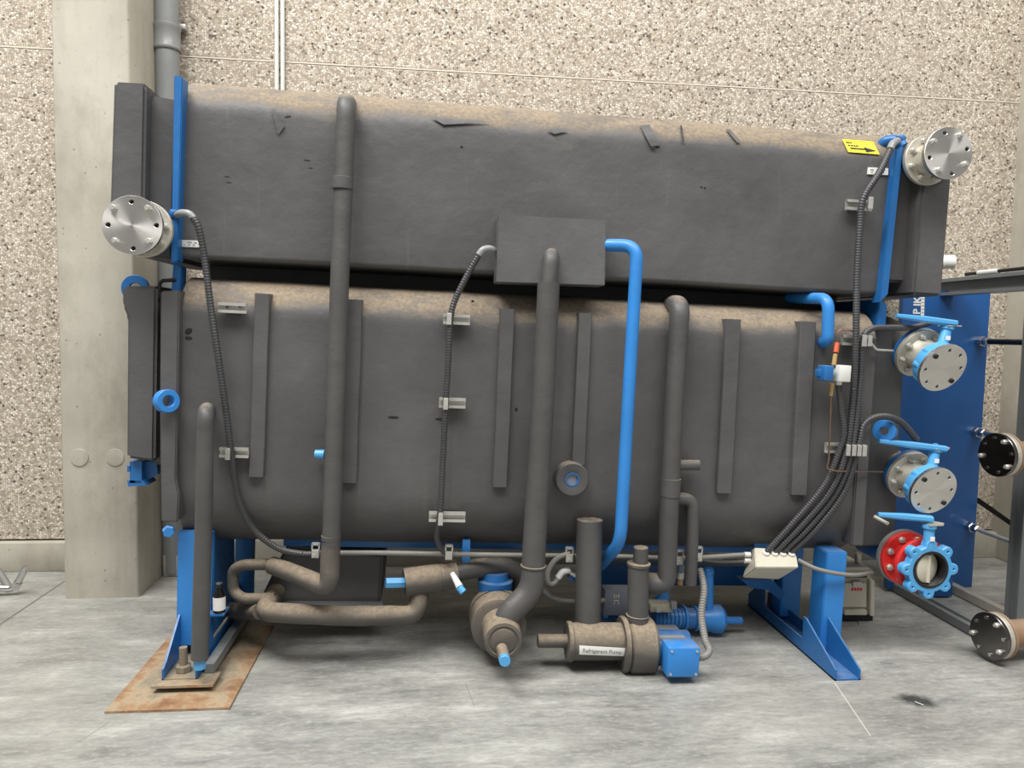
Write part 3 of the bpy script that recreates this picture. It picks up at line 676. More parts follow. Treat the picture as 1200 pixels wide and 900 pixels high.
# blanked nozzles at the two top corners ---------------------------------
def blank(parent, c, ax, r, mat='turned', nh=8, ph=.39, plug=(), bolts=(), th=.02, hr=.1):
    """turned blind disc with real drilled holes, face towards ax"""
    loops = [circ(r, 56)]
    for k in range(nh):
        t_ = ph+2*pi*k/nh; loops.append(circ(r*hr, 12, r*.80*cos(t_), r*.80*sin(t_)))
    F4 = frame(c, ax); bm = curve2d(loops, th, F4, .0015); o = finish('blind_flange', bm, mat, parent, origin=c, ang=30)
    for k in range(nh):
        t_ = ph+2*pi*k/nh; p = F4 @ V((r*.80*cos(t_), r*.80*sin(t_), 0)); z = V(ax).normalized()
        if k in bolts:
            b = MB(); b.cyl(p-z*.03, p+z*.03, r*.07, 10); nut(b, p+z*th/2, z, r*.12, .014); finish('bolt', b, 'steel', parent)
        elif k in plug:
            b = MB(); b.cyl(p-z*.02, p+z*.016, r*.1, 10); finish('bolt', b, 'black', parent)
    return o
def flangering(parent, c, ax, r, th, mat, nb=8, ph=.2, name='rear_flange', ri=.5, bolts=True, side=1, bm_='steel', br=.11):
    b = curve2d([circ(r, 48), circ(r*ri, 32)], th, frame(c, ax), .0015); o = finish(name, b, mat, parent)
    if bolts:
        F4 = frame(c, ax); z = V(ax).normalized()
        for k in range(nb):
            t_ = ph+2*pi*k/nb; p = F4 @ V((r*.8*cos(t_), r*.8*sin(t_), 0)); bb = MB(); nut(bb, p+z*th/2*side, z*side, r*br, .014); bb.cyl(p, p+z*side*(th/2+.024), r*.06, 8); finish('bolt', bb, bm_, parent)
    return o
def nozzle(name, cpx, Yf, r, Yr, label, bolts, ph):
    c = P(*cpx, Yf); root = bpy.data.objects.new(name, None); COL.objects.link(root); place(root, ch, c); lab(root, label)
    ax = V((0, -1, 0)); blank(root, c, ax, r, ph=ph, bolts=bolts)
    b = curve2d([circ(r*.97, 48), circ(r*.5, 32)], .006, frame(c+V((0, .014, 0)), ax)); finish('gasket', b, 'black', root)
    flangering(root, V((c.x, Yr, c.z)), ax, r, .022, 'stain', ph=ph+.1)
    b = MB(); b.cyl((c.x, Yf+.01, c.z), (c.x, Yr+.01, c.z), r*.66, 40); finish('spacer', b, 'stain', root)
    b = MB(); b.cyl((c.x, Yr, c.z), (c.x, Yr+.28, c.z), r*.62, 30); lab(finish('nozzle', b, 'blue_dark', root), 'blue nozzle behind the flange')
    return root
nozzle('blanked_nozzle', (156, 264), 3.20, .1165, 3.315, 'blanked stainless nozzle at the left top corner', (1, 3, 5, 7), 0.02)
nozzle('blanked_nozzle', (1110, 180), 3.22, .115, 3.36, 'blanked stainless nozzle at the right top corner', (1, 3, 5, 7), .25)
# sensor elbows on the tube sheets
for pts in ([(207, 252, 3.36), (212, 249, 3.33), (222, 250, 3.31), (227, 256, 3.31)], [(1052, 165, 3.40), (1046, 168, 3.36), (1043, 175, 3.35)], [(582, 296, 3.36), (575, 291, 3.32), (566, 292, 3.31), (561, 299, 3.31)]):
    sn = lab(pipe('sensor_head', pts, 4.0, 'pvc', .02), 'bright metal conduit elbow')
    lab(pipe('sensor_stem', [(pts[0][0]-(4 if pts[0][0] < 900 and pts[0][0] < 500 else -4), pts[0][1]-2, pts[0][2]+.02), pts[0]], 5.5, 'blue_dark', .01, parent=sn), 'blue sensor stem')
lab(pipe('blue_elbow', [(1030, 180, 3.50), (1034, 166, 3.46), (1050, 163, 3.42), (1058, 172, 3.40)], 6, 'blue_dark', .04), 'blue pipe bend over the right tube sheet')

# ============================================================ VALVES
def valve(label, c, ax, r, kind, stem_px, lev, parent_pipe=.3):
    c = V(c); ax = V(ax).normalized(); root = thing('butterfly_valve', label, 'valve', c, 'butterfly valves at the right end')
    if kind == 'blank':
        blank(root, c, ax, r, mat='turned', ph=.05, plug=(2, 6) if False else (3, 7), hr=.08)
        b = MB(); b.lathe(c-ax*.010, -ax, [(0, r*.99), (.008, r*.99), (.012, r*.95), (.03, r*.93), (.05, r*.91), (.056, r*.82), (.066, r*.8)], 44)
        # lug bosses round the body
        F4 = frame(c, ax)
        for k in range(8):
            t_ = .05+2*pi*k/8; p = F4 @ V((r*.82*cos(t_), r*.82*sin(t_), 0)); b.cyl(p-ax*.012, p-ax*.058, r*.155, 12)
        lab(finish('valve_body', b, 'blue_lite', root), 'blue cast valve body')
        b = MB(); b.lathe(c-ax*.06, -ax, [(0, r*.72), (.03, r*.70), (.05, r*.66), (.08, r*.68), (.10, r*.72)], 36); lab(finish('neck', b, 'stain', root), 'steel neck')
        flangering(root, c-ax*.165, ax, r*1.03, .022, 'stain', ph=.3, br=.12)
        b = MB(); b.lathe(c-ax*.177, -ax, [(0, r*1.04), (.02, r*1.04)], 40); lab(finish('backing_flange', b, 'blue_dark', root), 'dark blue backing flange')
        b = MB(); b.cyl(c-ax*.19, c-ax*.45, r*.62, 26); finish('nozzle_pipe', b, 'rubber_pipe', root)
    else:
        F4 = frame(c, ax); out = []
        n = 8
        for k in range(n*24):
            t_ = 2*pi*k/(n*24); ph = ((t_-.39) % (2*pi/n))/(2*pi/n)-.5; rr = r*(.84+.24*max(0, 1-(abs(ph)/.30)**3.0) if abs(ph) < .30 else .84)
            out.append((rr*cos(t_), rr*sin(t_)))
        loops = [out, circ(r*.66, 40)]
        for k in range(n):
            t_ = .39+2*pi*(k+.5)/n; loops.append(circ(r*.065, 12, r*.93*cos(t_), r*.93*sin(t_)))
        finish('valve_body', curve2d(loops, .045, F4, .004), 'blue_lite', root)
        b = MB(); b.lathe(c+ax*.024, -ax, [(0, r*.67), (.0, r*.60), (.06, r*.58), (.06, r*.67)], 40, cap=False); b.lathe(c+ax*.0235, -ax, [(0, r*.70), (-.002, r*.69), (-.002, r*.62), (0, r*.61)], 40, cap=False)
        lab(finish('rubber_seat', b, 'black', root), 'black rubber seat ring')
        # half-open steel disc with its shaft boss
        dn = (ax+V((.35, 0, 0))).normalized(); b = MB(); dc = c-ax*.005
        b.lathe(dc, dn, [(-.006, r*.53), (-.004, r*.56), (.002, r*.56), (.006, r*.5), (.010, r*.1)], 40)
        b.cyl(dc-V((0, 0, r*.52))+dn*.006, dc+V((0, 0, r*.52))+dn*.006, r*.09, 14); lab(finish('disc', b, 'beige', root), 'pale steel closing disc')
        for d, rr, th in ((.045, 1.02, .022), (.16, 1.02, .024)):
            flangering(root, c-ax*d, ax, r*rr, th, 'red', ph=.39, name='red_flange', ri=.6, bolts=(d > .1), br=.13)
        b = MB(); b.cyl(c-ax*.05, c-ax*.17, r*.66, 30); lab(finish('spool', b, 'red', root), 'red spool piece')
        b = MB(); b.lathe(c-ax*.173, -ax, [(0, r*1.08), (.022, r*1.08)], 40); lab(finish('backing_flange', b, 'pvc', root), 'grey backing flange')
        b = MB(); b.cyl(c-ax*.19, c-ax*.5, r*.6, 26); finish('nozzle_pipe', b, 'blue_dark', root)
    up = V((0, 0, 1)); sb_ = c-ax*(.035 if kind == 'blank' else 0)
    st = P(*stem_px); b = MB(); b.cyl(sb_+(st-sb_)*.45, st, .024, 16); b.cyl(st-(st-sb_).normalized()*.01, st+up*.006, .032, 16)
    b.cyl(st, st+up*.03, .011, 10); lab(finish('stem', b, 'blue_lite', root), 'blue neck of the valve')
    b = MB(); q = st+up*.006; b.prism([q+V((-.02, -.035, 0)), q+V((.05, -.03, 0)), q+V((.075, 0, 0)), q+V((.05, .04, 0)), q+V((-.02, .04, 0))], (0, 0, .006)); finish('notch_plate', b, 'stain', root, smooth=False)
    l0, l1 = P(*lev[0]), P(*lev[1]); d = (l1-l0).normalized(); side = d.cross(up).normalized(); n_ = side.cross(d)
    b = MB(); w0, w1, h0, h1 = .014, .024, .010, .014; A = []; B = []
    for (pp, w_, h_) in ((l0, w0, h0), (l0.lerp(l1, .5), .018, .016), (l1, w1, h1)):
        A.append([b.bm.verts.new(pp+side*sx*w_+n_*sz*h_) for sx, sz in ((-1, -.4), (-1, .6), (-.5, 1), (.5, 1), (1, .6), (1, -.4), (.5, -1), (-.5, -1))])
    b.quadring(A[0], A[1]); b.quadring(A[1], A[2]); b.bm.faces.new(A[0]); b.bm.faces.new(A[2][::-1]); finish('lever', b, 'blue_lite', root)
    # small tag on the neck
    m_ = sb_+(st-sb_)*.72+V((0, -.026, 0)); b = MB(); b.box(m_, (.022, .004, .02)); finish('cast_mark', b, 'label', root, smooth=False)
    return root
c1 = P(1104, 431, 3.26); tail1 = P(1070, 409, 3.45)
c2 = P(1093, 574.5, 3.26); tail2 = P(1061, 553, 3.45)
valve('topmost blue butterfly valve with a drilled steel blank, right of the lower drum', c1, c1-tail1, .118, 'blank', (1110, 384, 3.32), ((1050, 370, 3.36), (1120, 379, 3.30)))
valve('middle blue butterfly valve with a drilled steel blank, above the red flanges', c2, c2-tail2, .117, 'blank', (1096, 527, 3.32), ((1030, 517, 3.36), (1108, 526, 3.30)))
c3 = P(1087, 666, 3.24)
valve('lowest butterfly valve, light blue lugs and red flanges, open bore with pale disc', c3, (0, -1, 0), .128, 'lug', (1089, 616, 3.24), ((1029, 603, 3.30), (1092, 608, 3.24)))

# ============================================================ PUMPS
def cylX(root, name, x0, x1, py, Y, rpx, mat, bev=.004, n=32, prof=None):
    a, b_ = P(x0, py, Y), P(x1, py, Y); s = S_(Y, a.x); b_ = a+EX*(b_-a).length
    m = MB(); m.cyl(a, b_, rpx*s, n, bev); return finish(name, m, mat, root), a, b_, s
rp = thing('refrigerant_pump', 'foam-wrapped horizontal pump with white name label and blue terminal box', 'pump', G(715, 790))
o, A_, B_, s = cylX(rp, 'pump_casing', 667, 731, 751.5, 3.28, 22, 'rubber_dust')
cylX(rp, 'end_cap', 664, 670, 751.5, 3.28, 23.5, 'rubber_dust')
cylX(rp, 'inlet_stub', 630, 668, 751, 3.28, 8, 'rubber_dust', n=20)
cylX(rp, 'casing_flange', 727, 733, 755, 3.28, 33, 'rubber_dust')
cylX(rp, 'volute', 734, 765, 756.5, 3.28, 33, 'rubber_dust', .012)
# name label wrapped on the casing
R_ = 22*s+.0015
def wrap(px, py, off=0):
    u = (P(px, 751.5, 3.28)-A_).dot(EX); dz = (751.5-py)*s; ang_ = math.asin(max(-1, min(1, dz/R_))); return A_+EX*u+V((0, -cos(ang_)*(R_+off), 0))+EZ*(sin(ang_)*(R_+off))
b = MB(); LQ = [(674.5, 747), (727, 750), (726.5, 761), (675, 758.5)]; g = [[b.bm.verts.new(wrap(*bil(LQ, i/8, j/5), 0)) for i in range(9)] for j in range(6)]
for j in range(5):
    for i in range(8): b.bm.faces.new((g[j][i], g[j][i+1], g[j+1][i+1], g[j+1][i]))
nl = lab(finish('name_label', b, 'label', rp), 'white label reading Refrigerant Pump')
def bendt(co_):
    u = (co_.x/.172+.5); v = .5-co_.y/.036
    return wrap(*bil(LQ, .06+u*.88, .52+(v-.5)*.9), .0006+co_.z)
text('Refrigerant Pump', .0238, None, nl, 'ink_grey', bend=lambda c_: bendt(c_))
# riser with dusty collar rings
for (x, y0, y1, r_, nm) in ((751, 641, 664, 9, 'riser_stub'), (748, 661, 728, 12.8, 'riser'), (747, 722, 744, 13.5, 'riser_base')):
    t0, t1 = P(x, y0, 3.28), P(x-.5, y1, 3.28); m = MB(); m.cyl(t1, t0, r_*s, 26, .003); finish(nm, m, 'rubber_pipe', rp)
collar(748.5, 661, 3.28, 14.2, 4, rp, 'rubber_dust', name='riser_collar'); collar(747, 721, 3.28, 13.8, 2, rp, 'rubber_dust', name='riser_collar')
# motor and terminal box
cylX(rp, 'motor', 764, 806, 758, 3.34, 20, 'blue_dark')
b = MB(); c = P(782, 749, 3.36); b.box(c, (.135, .16, .085), (EX, V((0, 1, 0)), EZ), .01); lab(finish('motor_cowl', b, 'grey_box', rp), 'dusty grey motor cowl')
b = MB(); c = P(797, 771, 3.14); sx_ = S_(3.14, c.x); b.box(c, (39*sx_, .10, 36*sx_), (EX, V((0, 1, 0)), EZ), .006); tb = lab(finish('terminal_box', b, 'blue', rp), 'bright blue terminal box')
for dx, dz in ((-1, 1), (1, 1), (-1, -1), (1, -1)):
    m = MB(); q = c+EX*dx*15.5*sx_+EZ*dz*14*sx_+V((0, -.05, 0)); m.cyl(q, q+V((0, -.004, 0)), .006, 10); finish('screw', m, 'steel', tb)
m = MB(); m.cyl(c+EX*(19*sx_), c+EX*(19*sx_+.016), .014, 12); finish('cable_gland', m, 'label', tb)
# central pump facing the viewer
ap = thing('end_on_pump', 'foam-wrapped pump seen end-on under the central insulated pipe, blue cap in front', 'pump', G(588, 785))
c0 = P(590, 752, 3.14); s = S_(3.14, c0.x)
ax = V((0, 1, 0))
b = MB(); b.lathe(c0, ax, [(0, 14*s), (.001, 15*s), (.006, 15*s), (.0061, 18*s), (.002, 18.5*s), (.004, 22.5*s), (.01, 23*s), (.20, 25*s)], 40); finish('pump_casing', b, 'rubber_dust', ap)
b = MB(); b.lathe(c0+V((-.006, .16, 0)), ax, [(0, 30*s), (.006, 35*s), (.11, 36*s), (.115, 33*s)], 44); finish('volute', b, 'rubber_dust', ap)
b = MB(); b.lathe(c0+V((-.006, .285, 0)), ax, [(0, 36*s), (.05, 36*s), (.055, 34*s)], 44); finish('casing_flange', b, 'rubber_dust', ap)
m = MB(); q0 = P(588, 760, 3.13); q1 = P(591, 772, 3.02); m.cyl(q0, q1, 7*s, 20, .003); finish('drain_stub', m, 'rubber_dust', ap)
m = MB(); m.cyl(q0.lerp(q1, .9), q1+(q1-q0)*.25, 6.6*s, 20, .002); lab(finish('drain_cap', m, 'blue_lite', ap), 'bright blue round cap')
c = P(580, 688, 3.5); s2 = S_(3.5, c.x); m = MB(); m.lathe(c-EZ*(16*s2), EZ, [(0, 15*s2), (.05, 15*s2), (.055, 20*s2), (.10, 21*s2), (.105, 16*s2), (.14, 15*s2)], 30); lab(finish('top_flange', m, 'blue_dark', ap), 'dark blue flange above the pump')
# blue pump behind
sp = thing('solution_pump', 'bare bright blue horizontal pump with upright pipe, behind the labelled pump', 'pump', G(808, 742))
Yp = 3.62
o, A_, B_, s = cylX(sp, 'motor', 766, 803, 724, Yp, 11.5, 'blue')
for k in range(7):
    cylX(sp, 'fin', 769+k*4.6, 770.2+k*4.6, 724, Yp, 12.6, 'blue_dark', 0)
cylX(sp, 'coupling_ring', 800, 803, 724, Yp, 15, 'blue'); cylX(sp, 'barrel', 803, 814, 724.5, Yp, 12.5, 'blue_dark'); cylX(sp, 'coupling_ring', 813, 816, 724.5, Yp, 15, 'blue')
m = MB(); a0 = P(815, 725, Yp); m.lathe(a0, EX, [(0, 13.5*s), (.02, 14*s), (.07, 15*s), (.09, 17*s), (.13, 17*s), (.148, 13*s), (.152, 5*s)], 32); finish('pump_casing', m, 'blue', sp)
cylX(sp, 'shaft_guard', 848, 870, 727, Yp, 4.6, 'blue', .006, 16)
m = MB(); m.cyl(P(829, 715, Yp), P(829, 672, Yp), 7.2*s, 22, .002); m.sphere(P(829, 670, Yp), 8*s); finish('riser', m, 'blue', sp)
b = MB(); b.box(P(772, 710, 3.58), (.11, .08, .04), (EX, V((0, 1, 0)), EZ), .005); lab(finish('motor_cowl', b, 'beige_dark', sp), 'dusty pale cowl')
m = MB(); q = P(771, 714, 3.53); m.cyl(q, q+V((0, -.012, 0)), .013, 14); finish('cable_gland', m, 'steel', sp)
m = MB(); m.box(P(789, 709, 3.54), (.03, .03, .04), bev=.004); finish('fitting', m, 'pvc', sp)
b = MB(); b.prism([P(*q, 3.66) for q in [(770, 704), (784, 686), (784, 712), (770, 712)]], (0, .04, 0)); finish('bracket', b, 'blue', sp, smooth=False)
# grey-blue box and its motor left of the riser
gb = thing('motor_terminal_box', 'grey-blue square terminal box with worn emblem, on a dark blue motor', 'box', P(724, 735, 3.62))
b = MB(); c = P(722, 703, 3.56); s = S_(3.56, c.x); b.box(c, (34*s, .09, 31*s), (EX, V((0, 1, 0)), EZ), .006); finish('box_lid', b, 'grey_box', gb)
b = MB(); c_ = P(708, 704, 3.58); b.box(c_, (5*s, .12, 31*s), (EX, V((0, 1, 0)), EZ), .004); lab(finish('box_rim', b, 'blue_lite', gb), 'blue rim')
for (x, y, wx, hy) in ((720, 698.5, 1.6, 5), (725, 698.5, 1.6, 5), (722.5, 699, 1.6, 3), (722.5, 704, 6, 1.6), (720, 707, 1.4, 2.5), (725, 707, 1.4, 2.5)):
    b = MB(); b.box(P(x, y, 3.514), (wx*s, .002, hy*s)); finish('emblem_mark', b, 'beige', gb, smooth=False)
b = MB(); b.cyl(P(707, 724, 3.62), P(738, 724, 3.62), 13*s, 26, .004); lab(finish('motor', b, 'blue_dark', gb), 'dark blue motor body')
# solenoid valve hanging between clips
sv = thing('solenoid_valve', 'small blue and grey valve under a clip, between two insulated pipes', 'valve', P(797, 685, 3.46))
for (y, r_, h_, mt, nm) in ((659, 4.5, 5, 'blue_lite', 'nut'), (665, 5.5, 9, 'grey_box', 'coil'), (674, 5, 8, 'steel', 'valve_body'), (681, 3.6, 8, 'brass', 'outlet')):
    c = P(797, y, 3.46); s = S_(3.46, c.x); m = MB(); m.cyl(c-EZ*h_*s/2, c+EZ*h_*s/2, r_*s, 12 if nm != 'nut' else 6, .001); finish(nm, m, mt, sv)

# ============================================================ BOXES, SENSORS
jb = thing('junction_box', 'beige tilted junction box with four black conduits entering its top face', 'box', P(903, 680, 3.36))
Yt = 3.30
A_ = [P(884, 642, 3.40), P(932, 644, 3.40), P(936, 665, 3.30), P(886, 665, 3.30)]       # lid face
B_ = [P(880, 644, 3.52), P(925, 646, 3.52), P(913, 679, 3.44), P(870, 677, 3.44)]
b = MB(); a = [b.bm.verts.new(p) for p in A_]; c_ = [b.bm.verts.new(p) for p in B_]; b.bm.faces.new(a); b.bm.faces.new(c_[::-1]); b.quadring(a, c_)
bmesh.ops.recalc_face_normals(b.bm, faces=b.bm.faces[:]); bmesh.ops.bevel(b.bm, geom=b.bm.edges[:], offset=.004, segments=2, affect='EDGES'); finish('box_body', b, 'beige', jb)
b = MB(); b.prism([P(*q, 3.50) for q in [(884, 635), (916, 636), (916, 646), (884, 646)]], (0, .01, 0)); lab(finish('bracket', b, 'blue', jb, smooth=False), 'blue mounting bracket')
nrm = (A_[1]-A_[0]).cross(A_[3]-A_[0]).normalized(); nrm = nrm if nrm.y < 0 else -nrm
glands = []
for px in (896, 906, 915.5, 925.5):
    f_ = (px-884)/48; p = A_[0].lerp(A_[1], f_).lerp(A_[3].lerp(A_[2], f_), .3); m = MB(); m.cyl(p, p+nrm*.012, .016, 14); finish('cable_gland', m, 'white', jb); glands.append(p)
for py in (650, 657):
    p = P(879, py, 3.44); m = MB(); m.cyl(p, p-EX*.03, .013, 12); finish('cable_gland', m, 'white', jb)
ss = thing('flow_switch', 'small blue and light grey switch box beside the right-hand batten', 'switch', P(976, 450, 3.26))
b = MB(); b.box(P(967, 437, 3.28), (.045, .07, .07), (EX, V((0, 1, 0)), EZ), .006); b.box(P(960, 437, 3.30), (.02, .05, .035), bev=.004); finish('switch_body', b, 'blue_dark', ss)
b = MB(); b.box(P(986, 437.5, 3.27), (.055, .07, .076), (EX, V((0, 1, 0)), EZ), .004); lab(finish('cover', b, 'white', ss), 'light grey cover')
m = MB(); m.cyl(P(983, 447, 3.28), P(983, 451, 3.28), .014, 12); finish('cable_gland', m, 'label', ss)
lab(pipe('fitting', [(975, 449, 3.28), (974, 465, 3.29)], [3, 2.2], 'brass', .01, parent=ss, n=10), 'brass fitting')
lab(pipe('fitting', [(977, 428, 3.28), (979, 415, 3.29)], 2.6, 'brass', .01, parent=ss, n=10), 'brass fitting')
lab(pipe('tape', [(979.5, 413, 3.29), (981, 402, 3.30)], 3, 'orange', .01, parent=ss, n=10), 'orange tape')
lab(pipe('capillary_tube', [(981, 404, 3.30), (979, 392, 3.31), (984, 386, 3.31), (1000, 388, 3.31)], 1.1, 'copper', .02, parent=ss, n=8), 'thin copper tube')
lab(pipe('capillary_tube', [(974, 464, 3.29), (971, 540, 3.28), (968, 549, 3.28), (980, 552, 3.28), (1034, 553, 3.38)], 1.2, 'copper', .02, parent=ss, n=8), 'thin copper tube')
lab(pipe('sensor_tube', [(1019, 400, 3.33), (1027, 410, 3.33), (1046, 411, 3.40)], 1.5, 'steel', .015, n=8), 'thin steel sensor tube')

# ============================================================ CABLES AND CONDUITS
def conduit(pts, rpx, label, ribbed=True, mat='duct', nm='flexible_conduit', group='flexible conduits on the machine', cat='conduit'):
    W = [P(*p) for p in pts]; s = S_(pts[0][2], W[0].x); sp_ = spline(W, 12); st = .0042 if ribbed else .02
    path = resample(sp_, st); path.append(sp_[-1]); b = MB()
    b.tube(path, rpx*s, 10 if ribbed else 12, rf=(lambda L, i: (1.0, 1.0, .80)[i % 3]) if ribbed else None)
    o = finish(nm, b, mat, ang=75 if ribbed else 38); tag(o, label, cat, group); return o
F1 = LY-.06
conduit([(226, 255, 3.31), (233, 268, 3.31), (240, 305, 3.32), (247, 360, 3.31), (256, 420, 3.30), (266, 490, 3.31), (271, 532, 3.32), (280, 585, 3.36), (297, 620, 3.40), (325, 642, 3.42), (352, 649, 3.42), (369, 649.5, 3.41)], 4.2, 'long black ribbed conduit sweeping down the left end of both drums')
conduit([(561, 299, 3.31), (549, 320, 3.31), (534, 350, 3.31), (528, 374, 3.30), (525, 430, 3.30), (522, 480, 3.30), (519, 540, 3.31), (516, 598, 3.31), (512, 630, 3.36), (520, 646, 3.40), (528, 649, 3.40)], 3.8, 'black ribbed conduit down the middle, between two battens')
conduit([(1043, 176, 3.35), (1030, 203, 3.33), (1012, 232, 3.33), (1008, 262, 3.33), (1004, 330, 3.32), (1003, 398, 3.30), (1000, 460, 3.31), (993, 522, 3.30), (975, 572, 3.31), (940, 615, 3.34), (908, 647, 3.375)], 4.0, 'black ribbed conduit from the top right corner to the junction box')
conduit([(983, 451, 3.28), (986, 480, 3.29), (989, 505, 3.29), (984, 527, 3.30), (965, 570, 3.31), (930, 612, 3.34), (898, 647, 3.375)], 3.7, 'black ribbed conduit from the small switch box to the junction box')
conduit([(1090, 378, 3.40), (1068, 384, 3.38), (1040, 384, 3.34), (1020, 386, 3.31), (1011, 400, 3.30), (1008, 450, 3.31), (999, 523, 3.30), (983, 572, 3.32), (948, 618, 3.34), (917, 647, 3.375)], 3.5, 'black ribbed conduit from the topmost valve to the junction box')
conduit([(1074, 515, 3.36), (1055, 494, 3.34), (1032, 488, 3.32), (1013, 497, 3.31), (1006, 522, 3.30), (990, 575, 3.32), (958, 618, 3.34), (927, 647, 3.375)], 3.9, 'black ribbed conduit arching from the middle valve to the junction box')
conduit([(820, 667, 3.40), (825, 690, 3.34), (822, 720, 3.28), (826, 748, 3.20), (831, 762, 3.15), (826, 769, 3.13), (818, 770, 3.13)], 4.3, 'grey dusty ribbed conduit hooking into the bright blue terminal box', mat='cable')
CG = 'grey cables under the machine'
conduit([(369, 648, 3.43), (450, 648, 3.43), (560, 650, 3.43), (640, 651, 3.43), (720, 652, 3.43), (800, 654, 3.43), (873, 650, 3.44)], 3.0, 'long grey cable running level under the lower drum', False, 'cable', 'cable', CG, 'cable')
conduit([(812, 653, 3.45), (840, 657, 3.46), (873, 657, 3.45)], 2.4, 'lower short grey cable entering the left side of the junction box', False, 'cable', 'cable', CG, 'cable')
conduit([(935, 656, 3.38), (955, 666, 3.34), (980, 672, 3.33), (1003, 674, 3.36), (1022, 671, 3.45)], 2.5, 'grey cable leaving the junction box across the right foot', False, 'cable', 'cable', CG, 'cable')
conduit([(668, 648, 3.40), (652, 655, 3.40), (642, 670, 3.40), (643, 684, 3.40), (650, 683, 3.41), (655, 676, 3.42)], 3.2, 'grey cable looping right of the central insulated pipe', False, 'cable', 'cable', CG, 'cable')
conduit([(634, 689, 3.50), (645, 699, 3.50), (660, 704, 3.50), (690, 705, 3.50), (708, 704, 3.52)], 3.4, 'grey cable sagging behind the wide pipe to the grey-blue box', False, 'cable', 'cable', CG, 'cable')
sn = thing('float_switch', 'small white angled connector with blue body beside the wide pipe', 'connector', P(668, 680, 3.42))
lab(pipe('elbow', [(654, 677, 3.42), (659, 670, 3.42), (668, 668, 3.42)], 4, 'white', .01, parent=sn), 'white elbow')
b = MB(); b.box(P(671, 672.5, 3.43), (.06, .03, .014), ((EX*.85-EZ*.52), V((0, 1, 0)), (EX*.52+EZ*.85)), .002); finish('connector_body', b, 'white', sn)
b = MB(); b.box(P(671, 677, 3.44), (.05, .03, .02), ((EX*.85-EZ*.52), V((0, 1, 0)), (EX*.52+EZ*.85)), .002); finish('plug', b, 'blue_dark', sn)

# ============================================================ THINGS AROUND
b = MB(); b.prism([V((-1.284, 3.012, .001)), V((-.803, 3.012, .001)), V((-.803, 3.86, .001)), V((-1.284, 3.86, .001))], (0, 0, .009)); bmesh.ops.subdivide_edges(b.bm, edges=b.bm.edges[:], cuts=3, use_grid_fill=True)
tag(finish('steel_plate', b, 'rust', smooth=False), 'flat rusty steel plate on the floor under the left foot', 'plate')
bt = thing('bottle', 'small dark bottle with a white label behind the left foot', 'bottle', V((0, 0, 0)))
p = P(257, 715, 3.40); q = V((p.x, 3.40, 0)); bt.location = q; bt['_w'] = list(q)
z0 = P(256, 717, q.y).z; z1 = P(256, 683, q.y).z; h = z1-z0
b = MB(); b.lathe(q+V((0, 0, z0)), (0, 0, 1), [(0, .025), (.004, .027), (h*.62, .027), (h*.78, .014), (h*.86, .012)], 24); finish('glass', b, 'bottle', bt)
b = MB(); b.lathe(q+V((0, 0, z0+h*.1)), (0, 0, 1), [(0, .0276), (h*.44, .0276)], 24, cap=False); lab(finish('paper_label', b, 'label', bt), 'white label')
b = MB(); b.cyl(q+V((0, 0, z0+h*.84)), q+V((0, 0, z1)), .016, 18, .002); finish('cap', b, 'black', bt)
b = MB(); b.box(q+V((-.01, .02, z0-.006)), (.075, .09, .01)); lab(finish('shelf', b, 'blue_dark', bt, smooth=False), 'small blue shelf under the bottle')
# beige control unit behind the right foot
cb = thing('control_unit', 'small beige steel cabinet with faded red lettering behind the right foot', 'cabinet', G(1006, 726))
Yc = G(1006, 728).y
def cbx(name, x0, x1, y0, y1, ya, yb, mat, bev=.004, **k):
    b = MB(); b.prism([P(x0, y0, Yc+ya), P(x1, y0, Yc+ya), P(x1, y1, Yc+ya), P(x0, y1, Yc+ya)], (0, yb-ya, 0))
    bmesh.ops.recalc_face_normals(b.bm, faces=b.bm.faces[:])
    if bev: bmesh.ops.bevel(b.bm, geom=b.bm.edges[:], offset=bev, segments=2, affect='EDGES')
    return finish(name, b, mat, cb)
cbx('cabinet_body', 984, 1021, 666, 720, 0, .22, 'beige_dark'); dr = cbx('door', 987, 1016, 683, 712, -.012, 0, 'beige')
cbx('side_frame', 1020, 1025, 680, 722, -.03, .2, 'beige', .003); cbx('top_rail', 984, 1018, 664.5, 668, -.02, .2, 'beige', .002)
cbx('bottom_rail', 990, 1016, 715, 721, -.03, .0, 'beige', .002); cbx('plinth', 985, 1023, 721, 729, .0, .2, 'black', .002)
cbx('catch', 1000, 1010, 682, 688, -.025, -.01, 'steel', .002); cbx('vent_slot', 985, 1016, 675, 677, -.004, .0, 'black', 0)
for k, x in enumerate((999, 1002.4, 1005.8, 1009.2)):
    b = MB(); b.prism([P(x-1.2, 689, Yc-.014), P(x+1.2, 689, Yc-.014), P(x+1.2, 692.3, Yc-.014), P(x-1.2, 692.3, Yc-.014)], (0, .002, 0)); o = finish('red_print', b, 'red', dr, smooth=False)
m = MB(); m.cyl(P(1005.5, 664, Yc+.05), P(1005.5, 648, Yc+.05), .018, 16, .002); m.cyl(P(1005.5, 664, Yc+.05), P(1005.5, 661, Yc+.05), .028, 16); finish('outlet_pipe', m, 'stain', cb)
m = MB(); m.cyl(P(1006, 728, Yc-.05), P(1006, 743, Yc-.05), .004, 8); pth = [P(1006+2*cos(t_), 743-1.5+3*sin(t_), Yc-.06) for t_ in [k*pi/5 for k in range(0, 7)]]
finish('hook', m, 'dark_steel', cb)

